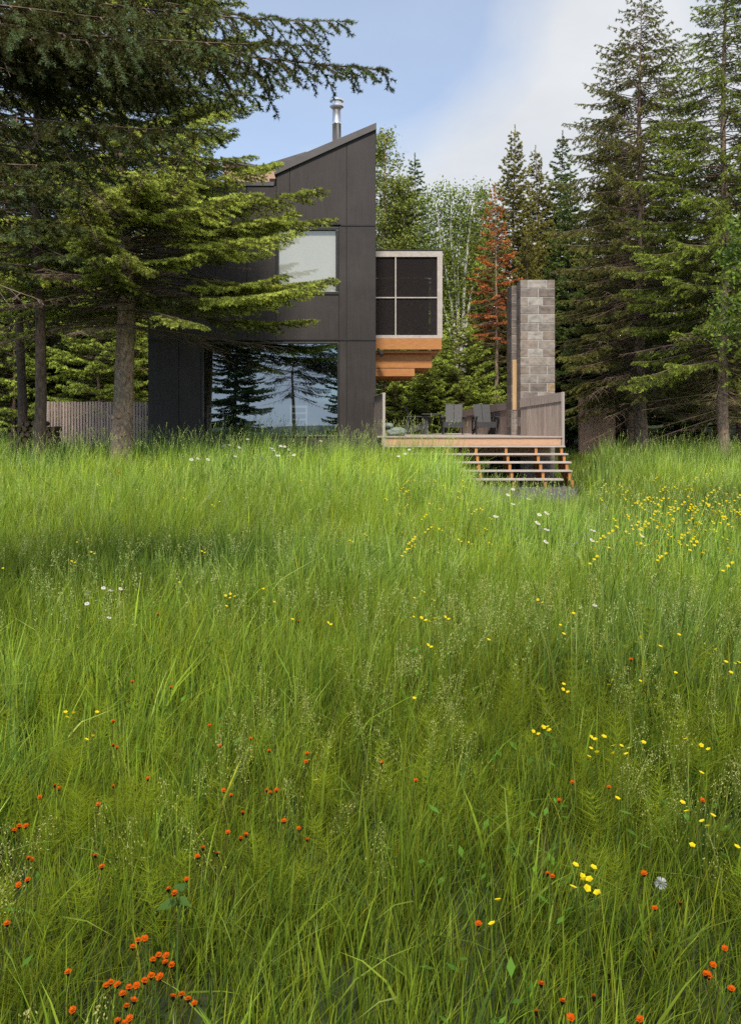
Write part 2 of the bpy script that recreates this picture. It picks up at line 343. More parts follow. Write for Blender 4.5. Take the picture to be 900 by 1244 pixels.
g = MB(); g.box(ux0 + .08, ux1 - .08, YF + .075, YF + .08, uz0 + .08, uz1 - .08); g.build('pale_backing', M['backing'], house)  # added pale sheet that makes the upper glass read bright
# room behind the big window
g = MB(); ry = YF + 5.2
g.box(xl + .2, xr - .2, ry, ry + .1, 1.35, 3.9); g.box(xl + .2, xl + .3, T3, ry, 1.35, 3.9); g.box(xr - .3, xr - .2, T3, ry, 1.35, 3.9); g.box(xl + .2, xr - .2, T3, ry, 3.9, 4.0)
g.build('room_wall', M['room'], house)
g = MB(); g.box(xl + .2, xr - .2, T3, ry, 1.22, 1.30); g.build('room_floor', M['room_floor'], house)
# stove pipe on the roof
yp = YF + 2.2; xp = X(409, yp)
g = MB(); pr = .118; z0p, z1p = Z(185, yp), Z(131, yp)
g.tube([(xp, yp, z0p), (xp, yp, Z(152, yp)), (xp, yp, Z(151.7, yp)), (xp, yp, Z(149, yp)), (xp, yp, Z(148.7, yp)), (xp, yp, z1p)], [pr, pr, pr * 1.06, pr * 1.06, pr, pr], 28)
pipe = g.build('stove_pipe', M['steel'], house, smooth=False)
g = MB(); zc = Z(130, yp)
g.tube([(xp, yp, zc - .03), (xp, yp, zc), (xp, yp, zc + .035)], [pr * 1.3, pr * 1.62, pr * 1.62], 28)
g.tube([(xp, yp, zc + .035), (xp, yp, zc + .15)], [pr * 1.15, pr * 1.15], 28)
g.tube([(xp, yp, zc + .15), (xp, yp, zc + .20), (xp, yp, zc + .225)], [pr * 1.62, pr * 1.62, pr * 1.2], 28)
g.build('pipe_cap', M['steel'], pipe)
for o in (pipe,): o.data.polygons.foreach_set('use_smooth', [len(p.vertices) == 4 for p in o.data.polygons])

# screened porch hung on the right side of the house
YP = 24.4
sx0, sx1, sz0, sz1 = xr - .3, X(537.3, YP), Z(411, YP), Z(304.5, YP)
porch = tag(bpy.data.objects.new('screen_porch', None), 'screened upper porch with pale frame over orange timber beams'); COL.objects.link(porch); porch.parent = house
porch.location = Vector((1, YP, sz0)) - wloc(house)
xm = X(480.5, YP); zm = Z(361.5, YP); PD = 3.4
g = MB(); ft = .14
g.box(sx0, sx1, YP, YP + .09, Z(312, YP), sz1)                                  # head
g.box(sx1 - ft, sx1, YP + .002, YP + .09, sz0 + .085, Z(312, YP))               # corner
g.box(sx0, sx1, YP + .002, YP + .09, sz0, sz0 + .085)
g.box(xm - .018, xm + .018, YP + .01, YP + .08, sz0 + .085, Z(312, YP)); g.box(sx0, xm - .018, YP + .012, YP + .08, zm - .016, zm + .016); g.box(xm + .018, sx1 - ft, YP + .012, YP + .08, zm - .016, zm + .016)
for k in range(1, 4):
    y = YP + PD * k / 3; g.box(sx1 - .09, sx1, y - .1, y, sz0 + .085, Z(312, YP))
g.box(sx1 - .09, sx1, YP + .09, YP + PD, Z(312, YP), sz1); g.box(sx1 - .09, sx1, YP + .09, YP + PD, sz0, sz0 + .085)
g.box(sx0, sx1, YP + PD, YP + PD + .09, Z(312, YP), sz1); g.box(sx0, sx1, YP + PD, YP + PD + .09, sz0, sz0 + .085)
g.build('porch_frame', M['pale_frame'], porch, bevel=.004)
for (a, b_) in ((sx0, xm - .019), (xm + .019, sx1 - ft - .001)):
    for (c, d_) in ((sz0 + .086, zm - .017), (zm + .017, Z(312, YP) - .001)):
        g = MB(); g.add([(a, YP + .045, c), (b_, YP + .045, c), (b_, YP + .045, d_), (a, YP + .045, d_)], [(0, 1, 2, 3)]); g.build('screen', M['screen'], porch)
for k in range(3):
    ya, yb_ = YP + PD * k / 3 + .1, YP + PD * (k + 1) / 3 - .1
    g = MB(); g.add([(sx1 - .04, ya, sz0 + .09), (sx1 - .04, yb_, sz0 + .09), (sx1 - .04, yb_, Z(313, YP)), (sx1 - .04, ya, Z(313, YP))], [(0, 1, 2, 3)]); g.build('screen', M['screen'], porch)
g = MB(); g.box(sx0 + .1, sx1 - .15, YP + PD + .04, YP + PD + .05, sz0 + .09, Z(313, YP)); g.build('screen', M['screen'], porch)
g = MB(); g.box(sx0, sx1 + .015, YP - .015, YP + PD + .1, sz1 + .003, sz1 + .035); g.build('porch_roof', M['frame'], porch)
g = MB(); g.box(sx0, sx1 - .1, YP + .1, YP + PD, sz0 + .01, sz0 + .06); g.build('porch_floor', M['cedar'], porch)
g = MB(); g.box(sx0, sx1 - .02, YP - .002, YP + .07, Z(424.5, YP), sz0 - .004); g.box(sx1 - .09, sx1 - .022, YP + .072, YP + PD, Z(424.5, YP), sz0 - .004)
g.build('fascia', M['cedar'], porch, bevel=.004)
for (pxe, ya, yb_) in ((524.5, 430.5, 447), (503.5, 447.8, 457)):
    for k in range(3):
        y = YP + .25 + k * 1.3
        g = MB(); g.box(sx0, X(pxe, YP + .25), y, y + .14, Z(yb_, YP + .25), Z(ya, YP + .25)); g.build('beam', M['cedar'], porch, bevel=.005)
g = MB(); g.box(sx0, sx1 - .1, YP + .1, YP + PD, Z(428.5, YP), Z(425.5, YP)); g.build('soffit', M['cedar'], porch)
g = MB(); y = YP - .12; g.tube([(X(459, y), y, Z(423, y)), (X(461, y), y, Z(427, y))], [.025, .025], 8)
g.tube([(X(460, y), y, Z(426, y)), (X(464, y), y - .1, Z(432, y))], [.05, .065], 12)
o = g.build('spotlight', M['frame'], house)

# things inside the room
pf = empty('framed_picture', (X(277, ry), ry, 1.9), 'pale framed picture on the back wall behind the big window', 'picture')
g = MB(); a, b_, c, d_ = X(268, ry), X(297, ry), Z(497, ry), Z(461, ry)
g.box(a, b_, ry - .05, ry - .01, c, c + .06); g.box(a, b_, ry - .05, ry - .01, d_ - .06, d_); g.box(a, a + .06, ry - .05, ry - .01, c + .06, d_ - .06); g.box(b_ - .06, b_, ry - .05, ry - .01, c + .06, d_ - .06)
g.build('frame', M['pale'], pf); g = MB(); g.box(a + .06, b_ - .06, ry - .03, ry - .012, c + .06, d_ - .06); g.build('picture_sheet', M['sofa'], pf)
ys_ = YF + 1.6
sf = empty('curved_sofa', (X(342, ys_), ys_, 1.30), 'pale sofa with rounded back seen through the big window', 'sofa')
g = MB(); n = 24; pts = []
for i in range(n + 1):
    t = math.pi * i / n; pts.append((X(342, ys_) - 1.02 * math.cos(t), ys_, 1.45 + .72 * math.sin(t) ** .7))
g.prism(pts, (0, .22, 0)); g.build('backrest', M['sofa'], sf, bevel=.05)
g = MB(); g.box(X(342, ys_) - 1.0, X(342, ys_) + 1.0, ys_ + .23, ys_ + .95, 1.36, 1.72); g.build('seat', M['sofa'], sf, bevel=.05)
def dining_chair(px, y, label):
    x = X(px, y); r = empty('dining_chair', (x, y, 1.30), label, 'chair', 'pale chairs inside the house')
    g = MB()
    for dx in (-.2, .2): g.box(x + dx - .022, x + dx + .022, y - .02, y + .02, 1.302, 2.12)
    g.box(x - .178, x + .178, y - .015, y + .015, 2.06, 2.12); g.box(x - .178, x + .178, y - .015, y + .015, 1.9, 1.94); g.build('backrest', M['pale'], r)
    g = MB(); g.box(x - .22, x + .22, y + .022, y + .42, 1.74, 1.78); g.build('seat', M['pale'], r)
    for dx in (-.2, .2):
        g = MB(); g.box(x + dx - .02, x + dx + .02, y + .38, y + .42, 1.302, 1.738); g.build('leg', M['pale'], r)
dining_chair(262, YF + .9, 'pale slim chair at the left end of the big window')
dining_chair(363, YF + 1.0, 'pale slim chair inside the window, before the right half of the sofa')

# ------------------------------------------------------------------ deck, steps, screens
YD, ZD = 21.15, 1.35
dx0, dx1 = X(466, YD), X(684, YD)
deck = empty('deck', (2.4, YD, .3), 'raised timber deck with pale board edge beside the dark house', 'deck')
xd2 = X(556, 29.5)
g = MB(); nb = 56
for i in range(nb):                                   # boards run across
    y0 = YD - .02 + i * .15; t = max(0, min(1, (y0 - YD) / 7)); xe = dx1 + (xd2 + .35 - dx1) * max(0, (y0 - 24) / 5.5) if y0 > 24 else dx1
    s = random.uniform(.8, 1.1); g.cur = (s, s * .98, s * .96)
    g.box(.16, xe - .02, y0, y0 + .142, ZD - .03, ZD)
g.build('deck_boards', M['weathered_top'], deck)
g = MB(); g.box(dx0 - .05, dx1 - .05, YD + .012, YD + .05, Z(541, YD), ZD - .032); g.build('fascia', M['cedar_pale'], deck, bevel=.003)
g = MB()
for i in range(6): g.box(.3 + i * .8, .36 + i * .8, YD + .1, YD + 4, ZD - .25, ZD - .034)
g.box(.2, dx1 - .2, YD + .6, YD + .68, ZD - .5, ZD - .252)
g.build('joists', M['cedar_pale'], deck)
for (x, y) in ((2.0, 22.6), (3.4, 24.5)):
    g = MB(); g.box(x - .16, x + .16, y - .16, y + .16, H(x, y) - .1, ZD - .505); g.build('pier', M['mortar'], deck)
# stair
stair = empty('open_steps', (2.9, 20.2, H(2.9, 20.2)), 'open timber steps with grey treads leading up to the deck', 'steps')
TR = [(541.5, 20.85, 468, 686), (551, 20.57, 470, 689.8), (561, 20.29, 478, 693.8), (571.3, 20.01, 515, 695), (581.8, 19.73, 552, 684)]
for (py, y, a, b_) in TR:
    g = MB(); s = random.uniform(.95, 1.15); g.cur = (s, s, s); zt_ = Z(py, y)
    g.box(X(a, y), X(b_, y), y - .02, y + .135, zt_ - .036, zt_); g.box(X(a, y), X(b_, y), y + .145, y + .29, zt_ - .036, zt_)
    g.build('tread', M['weathered_top'], stair, bevel=.004)
for pxs in (543.5, 578.5, 615, 651.5, 682.6):
    x = X(pxs, 20.8); prof = [(21.12, ZD - .25)]
    for (py, y, a, b_) in TR:
        zt_ = Z(py, y) - .038; prof += [(y + .29, zt_), (y + .01, zt_)]
    zg = H(x, 19.8) - .05; prof += [(19.74, zg), (20.0, zg), (21.12, ZD - .72)]
    g = MB(); g.prism([(x - .03, y, z) for (y, z) in prof[1:]] + [(x - .03, 21.12, Z(541.5, 20.85) - .038)], (.06, 0, 0)); g.build('stringer', M['cedar'], stair)

def board_wall(name, A, B, zta, ztb, zbot, label, cap_h, front_post=True, thick=.05):
    """upright boards between A and B (x, y) with a sloping cap board; the top runs from zta to ztb"""
    A, B = Vector(A), Vector(B); d = B - A; Ln = d.length; u = d / Ln; nrm = Vector((-u.y, u.x))
    r = empty(name, (A.x, A.y, zbot), label, 'deck screen')
    def quadbox(s0, s1, z00, z01, z10, z11, t0, t1):
        p = lambda s, z, t: (A.x + u.x * s + nrm.x * t, A.y + u.y * s + nrm.y * t, z)
        g.add([p(s0, z00, t0), p(s1, z10, t0), p(s1, z11, t0), p(s0, z01, t0), p(s0, z00, t1), p(s1, z10, t1), p(s1, z11, t1), p(s0, z01, t1)],
              [(0, 1, 2, 3), (7, 6, 5, 4), (0, 4, 5, 1), (1, 5, 6, 2), (2, 6, 7, 3), (3, 7, 4, 0)])
    zt = lambda s: zta + (ztb - zta) * s / Ln
    g = MB(); s = 0
    while s < Ln - .02:
        w_ = min(.09, Ln - s); c = random.uniform(.78, 1.12); g.cur = (c, c * random.uniform(.95, 1), c * random.uniform(.92, 1))
        quadbox(s + .003, s + w_ - .003, zbot, zt(s) - .02, zbot, zt(s + w_) - .02, -thick / 2, thick / 2); s += w_
    g.build('boards', M['weathered'], r)
    for sgn in (1, -1):
        g = MB(); c = random.uniform(.85, 1.0); g.cur = (c, c, c * 1.02); t0, t1 = sorted((sgn * (thick / 2 + .002), sgn * (thick / 2 + .03)))
        quadbox(0, Ln, zt(0) - cap_h, zt(0), zt(Ln) - cap_h, zt(Ln), t0, t1); g.build('cap_board', M['weathered'], r)
    if front_post:
        g = MB(); g.cur = (1.0, 1.0, 1.0)
        quadbox(-.04, -.002, zbot - .22, zta + .01, zbot - .22, zta + .01, -.03, .03); g.build('end_post', M['weathered_top'], r)
    return r
board_wall('deck_wall', (X(683, 21.17), 21.19), (X(633.2, 22.5), 22.5), Z(476.7, 21.2), Z(484.8, 22.5), ZD + .002, 'weathered board screen wall at the right front of the deck, before the chimney', .21)
board_wall('deck_wall', (X(621, 24.03), 24.03), (X(556, 30), 30), Z(487.9, 24.03), Z(499.8, 30), ZD + .002, 'low weathered board wall behind the deck chairs, left of the chimney', .2, front_post=False)
board_wall('deck_wall', (X(466, 21.16), 21.18), (X(455.5, 22.3), 22.38), Z(477.6, 21.2), Z(481, 22.3), ZD - .35, 'short grey board screen at the left end of the deck against the house', .02)

# chimney of concrete blocks
fp = empty('outdoor_fireplace', (4.2, 22.9, .35), 'tall outdoor chimney of grey and brown concrete blocks beside the deck', 'fireplace')
cols = [(.30, .25, .22), (.27, .225, .20), (.23, .195, .18), (.32, .28, .255), (.35, .31, .285), (.26, .23, .21)]
def block_stack(name, x0, x1, y0, y1, z0, z1, ch, pattern, dark=1.0):
    rng = random.Random(len(name) * 13); core = MB(); core.box(x0 + .006, x1 - .006, y0 + .006, y1 - .006, z0, z1 - .006)
    k = core.build(name, M['mortar'], fp)
    g = MB(); n = max(1, round((z1 - z0) / ch)); ch = (z1 - z0) / n; W = x1 - x0
    for i in range(n):
        zb_, zt_ = z1 - (i + 1) * ch + .012, z1 - i * ch - (.008 if i else 0)
        cuts = pattern[i % len(pattern)]; cuts = [0] + list(cuts) + [1]
        for a, b_ in zip(cuts, cuts[1:]):
            c = rng.choice(cols); s = rng.uniform(.8, 1.15) * dark
            if .2 < a < .3 and b_ < .8 and i < 9: c = (.44, .41, .385); s = rng.uniform(.85, 1.02)
            if i == 12 and a > .4: c = (.40, .30, .19)
            g.cur = tuple(q * s for q in c); e = rng.uniform(0, .004)
            g.box(x0 + W * a + (.012 if a else 0), x0 + W * b_ - (.012 if b_ < 1 else 0), y0 - e, y1 + e, zb_, zt_)
    o = g.build('blocks', M['block'], k, bevel=.004)
A_, B_ = (.52,), (.23, .64)
pat = [(.22, .76), A_, B_, A_, B_, A_, B_, A_, B_, (), (.27, .78), (.50,), (.27, .78), A_, B_, A_, B_, A_, B_]
block_stack('block_column', X(631.8, 22.6), X(673.7, 22.6), 22.6, 23.18, .3, Z(340, 22.6), .2147, pat)
x0f, x1f = X(621, 23.22), X(655, 23.22)
block_stack('block_fin', x0f, x1f, 23.22, 24.0, .3, Z(347, 23.22), .2147, [(.5,), ()], .82)
g = MB(); g.box(X(622.4, 23.19), X(631.2, 23.19), 23.19, 23.215, Z(498, 23.19), Z(437, 23.19))
g.build('tan_panel', M['tan'], fp, bevel=.003)
g = MB()
for i in range(4):
    for j in range(3):
        c = random.choice(cols); s = random.uniform(.75, 1.15); g.cur = tuple(q * s for q in c)
        xa = X(621, 23.1); wv = (X(633, 23.1) - xa) / 3; zh = (Z(498.5, 23.1) - ZD) / 3
        if i < 3: g.box(xa + j * wv + .006, xa + (j + 1) * wv - .006, 23.10, 23.19, ZD + i * zh + .006, ZD + (i + 1) * zh - .006)
g.build('hearth_blocks', M['block'], fp)
g = MB(); g.box(X(621.2, 23.1), X(632.8, 23.1), 23.108, 23.188, ZD, Z(498.8, 23.1)); g.build('hearth_core', M['mortar'], fp)

# adirondack chairs
def adirondack():
    r = empty('deck_chair', (0, 0, 0), 'x', 'chair', 'black slatted chairs on the deck')
    mt = M['black']
    def P(name, f, par=r, bev=.004):
        g = MB(); f(g); return g.build(name, mt, par, bevel=bev, local=True)
    # local frame: the chair faces -Y; seat front at y=-.35
    tilt = math.tan(R(22))
    for i, (a, b_) in enumerate(((-.27, -.006), (.006, .27))):      # two broad back boards
        P('back_board', lambda g, a=a, b_=b_: g.prism([(a, .08, .28), (b_, .08, .28), (b_, .08 + .70 * tilt, .96), (a, .08 + .70 * tilt, .96)], (0, .028, .01)))
    P('seat', lambda g: g.prism([(-.27, -.36, .37), (-.27, .10, .24), (-.27, .10, .27), (-.27, -.36, .40)], (.54, 0, 0)))
    P('front_board', lambda g: g.box(-.29, .29, -.392, -.364, .22, .40))
    for s in (-1, 1):
        P('leg', lambda g, s=s: g.box(min(s * .295, s * .325), max(s * .295, s * .325), -.39, -.25, 0, .55))
        P('leg', lambda g, s=s: g.prism([(s * .28, -.36, .30), (s * .28, -.36, .20), (s * .28, .42, 0), (s * .28, .50, 0), (s * .28, .50, .06), (s * .28, .05, .27)], (.0275 * -s, 0, 0)))
        P('armrest', lambda g, s=s: g.box(min(s * .26, s * .41), max(s * .26, s * .41), -.45, .30, .552, .578))
        P('arm_post', lambda g, s=s: g.prism([(s * .296, .18, .549), (s * .296, .29, .549), (s * .296, .34, .1), (s * .296, .25, .1)], (.028 * s, 0, 0)))
    P('back_rail', lambda g: g.box(-.30, .30, .262, .292, .50, .549))
    return r
proto = adirondack()
def copy_tree(o, parent=None):
    c = o.copy(); COL.objects.link(c); c.parent = parent
    for ch in o.children: copy_tree(ch, c)
    return c
def place(o, px, y, rz_, label): o.location = (X(px, y), y, ZD); o.rotation_euler = (0, 0, rz_); o['label'] = label
proto.scale = (.88, .88, .88)
place(proto, 551, 25.3, R(-6), 'black slatted deck chair facing the meadow, middle of the three chairs')
place(copy_tree(proto), 587.5, 25.3, R(6), 'black slatted deck chair closest to the chimney')
place(copy_tree(proto), 506, 25.6, R(82), 'black deck chair turned side on, nearest the dark house')
t = empty('side_table', (X(525, 25.4), 25.4, ZD), 'low black side table on splayed legs between the deck chairs', 'table')
g = MB(); x, y = t.location.x, t.location.y; g.box(x - .3, x + .28, y - .25, y + .25, ZD + .555, ZD + .585); g.build('table_top', M['black'], t, bevel=.004)
for s in (-1, 1):
    g = MB(); g.beam((x + s * .22, y, ZD + .553), (x + s * .30, y, ZD), .3, .04, (1, 0, 0)); g.build('leg', M['black'], t)
def lump(name, x, y, z, rx, ry_, rz_, label, seed):
    bm = bmesh.new(); bmesh.ops.create_icosphere(bm, subdivisions=4, radius=1)
    for v in bm.verts:
        n_ = mnoise.noise(v.co * 2.2 + Vector((seed, 0, 0))) * .16 + mnoise.noise(v.co * 6 + Vector((seed, 4, 0))) * .04
        c = v.co; q = Vector([math.copysign(abs(k) ** .7, k) for k in c]) * (1 + n_)
        v.co = Vector((q.x * rx, q.y * ry_, max(-.92, q.z) * rz_))
    me = bpy.data.meshes.new(name); bm.to_mesh(me); bm.free(); me.materials.append(M['canvas']); me.polygons.foreach_set('use_smooth', [True] * len(me.polygons))
    o = bpy.data.objects.new(name, me); COL.objects.link(o); o.location = (x, y, z + rz_ * .9); return tag(o, label, 'cushion')
lump('cushion', X(480, 22.2), 22.2, ZD, .26, .3, .11, 'large grey green cushion lying flat at the left end of the deck', 1)
lump('cushion', X(471.5, 22.1), 22.1, ZD + .19, .12, .2, .065, 'small grey green cushion heaped on a larger one', 2)

# ------------------------------------------------------------------ fences, firewood
yfc = 23.6
fe = empty('slat_fence', (X(58, yfc), yfc, .6), 'grey brown fence of narrow upright slats between the spruce trunks and the house', 'fence')
g = MB(); x = X(58.5, yfc); rng = random.Random(3)
while x < X(181, yfc):
    c = rng.uniform(.72, 1.1); g.cur = (c * 1.05, c * .97, c * .95); g.box(x, x + .052, yfc, yfc + .03, .45, Z(488, yfc) + rng.uniform(-.006, .006)); x += .0765
g.build('slats', M['fence'], fe)
g = MB(); g.cur = (.8, .75, .72); g.box(X(60, yfc), X(180, yfc), yfc + .032, yfc + .07, 1.98, 2.07); g.build('rail', M['fence'], fe)
g = MB(); g.cur = (.8, .75, .72); g.box(X(60, yfc), X(180, yfc), yfc + .032, yfc + .07, .95, 1.04); g.build('rail', M['fence'], fe)
g = MB(); g.cur = (1.05, 1, 1); g.box(X(57.2, yfc), X(58.4, yfc) + .03, yfc - .01, yfc + .11, .45, Z(487.6, yfc)); g.build('post', M['fence'], fe)
y2 = 28.6
fe2 = empty('brown_fence', (X(722, y2), y2, .5), 'brown board fence half hidden under the spruces right of the deck', 'fence')
g = MB(); x = X(704, y2)
while x < X(744, y2):
    g.box(x, x + .135, y2, y2 + .03, .5, 2.55 + random.uniform(-.01, .01)); x += .14
g.build('boards', M['brown_fence'], fe2)
for px in (705, 724, 743):
    g = MB(); g.box(X(px, y2) - .05, X(px, y2) + .05, y2 + .032, y2 + .13, .4, 2.5); g.build('post', M['brown_fence'], fe2)

rng = random.Random(5); yw = 18.6
proto_log = None; bmx = []
for row in range(9):
    for k in range(8):
        x = X(19, yw) + (k + (.5 if row % 2 else 0)) * .115 - .02; z = H(-6.8, yw) + .14 + row * .108
        if row == 8 and k in (0, 1, 6, 7): continue
        if proto_log is None:
            g = MB(); n = 8; rr = [.055 * random.uniform(.85, 1.12) for _ in range(n)]
            vs = [(rr[i] * math.cos(i * 2 * math.pi / n), yy, rr[i] * math.sin(i * 2 * math.pi / n)) for yy in (-.22, .22) for i in range(n)]
            g.add(vs, [(i, (i + 1) % n, (i + 1) % n + n, i + n) for i in range(n)]); g.m = 1; g.add(vs[:n], [tuple(range(n))]); g.add(vs[n:], [tuple(range(n))])
            lg = proto_log = g.build('firewood_log', [M['log'], M['log_end']])
        else:
            lg = proto_log.copy(); COL.objects.link(lg)
        lg.location = (x + rng.uniform(-.012, .012), yw + rng.uniform(-.06, .06), z); lg.rotation_euler = (rng.uniform(-.05, .05), rng.uniform(0, 6.28), rng.uniform(-.08, .08)); s = rng.uniform(.85, 1.08); lg.scale = (s, 1, s)
        tag(lg, 'dark split log in the firewood stack by the left spruce trunks', 'log', 'logs in the firewood stack')

# ------------------------------------------------------------------ vegetation generators
def nrm(a): return a / np.maximum(np.linalg.norm(a, axis=1, keepdims=True), 1e-9)
def needles(P0, P1, C, dens, ln, wd, rng, spread=.85, tip=1.25):
    """tiny triangles all round each twig segment"""
    P0, P1, C = np.array(P0), np.array(P1), np.array(C)
    d = P1 - P0; l = np.linalg.norm(d, axis=1); d = nrm(d)
    n = np.maximum(2, np.ceil(l * dens + rng.random(len(l)) * .5)).astype(int)
    idx = np.repeat(np.arange(len(l)), n); m_ = len(idx); t = rng.random(m_)
    a = np.where(np.abs(d[:, 2:3]) < .9, np.array([[0, 0, 1.]]), np.array([[1., 0, 0]])); u = nrm(np.cross(d, a)); v = np.cross(d, u)
    az = rng.random(m_) * 2 * math.pi
    rad = u[idx] * np.cos(az)[:, None] + v[idx] * np.sin(az)[:, None]; rad[:, 2] += .18
    dr = nrm(d[idx] * (.45 + .4 * rng.random(m_))[:, None] + rad * spread)
    base = P0[idx] + d[idx] * (l[idx] * t)[:, None]
    L_ = ln * (.7 + .5 * rng.random(m_)); side = nrm(np.cross(dr, rng.normal(size=(m_, 3)))) * (wd / 2)
    V = np.empty((m_, 3, 3)); V[:, 0] = base - side; V[:, 1] = base + side; V[:, 2] = base + dr * L_[:, None]
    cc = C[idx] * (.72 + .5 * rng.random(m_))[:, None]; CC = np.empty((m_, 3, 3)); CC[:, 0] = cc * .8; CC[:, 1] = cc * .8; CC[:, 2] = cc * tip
    return V.reshape(-1, 3), np.arange(m_ * 3).reshape(-1, 3), CC.reshape(-1, 3)
def sticks(P0, P1, r0, r1):
    P0, P1 = np.array(P0), np.array(P1); r0 = np.array(r0)[:, None]; r1 = np.array(r1)[:, None]
    d = nrm(P1 - P0); a = np.where(np.abs(d[:, 2:3]) < .9, np.array([[0, 0, 1.]]), np.array([[1., 0, 0]])); u = nrm(np.cross(d, a)); v = np.cross(d, u)
    m_ = len(P0); V = np.empty((m_, 6, 3))
    for k in range(3):
        q = u * math.cos(2.0944 * k) + v * math.sin(2.0944 * k); V[:, k] = P0 + q * r0; V[:, 3 + k] = P1 + q * r1
    T = []
    for k in range(3):
        j = (k + 1) % 3; T += [(k, j, 3 + j), (k, 3 + j, 3 + k)]
    T = (np.array(T)[None] + (np.arange(m_) * 6)[:, None, None]).reshape(-1, 3)
    return V.reshape(-1, 3), T, np.ones((m_ * 6, 3))

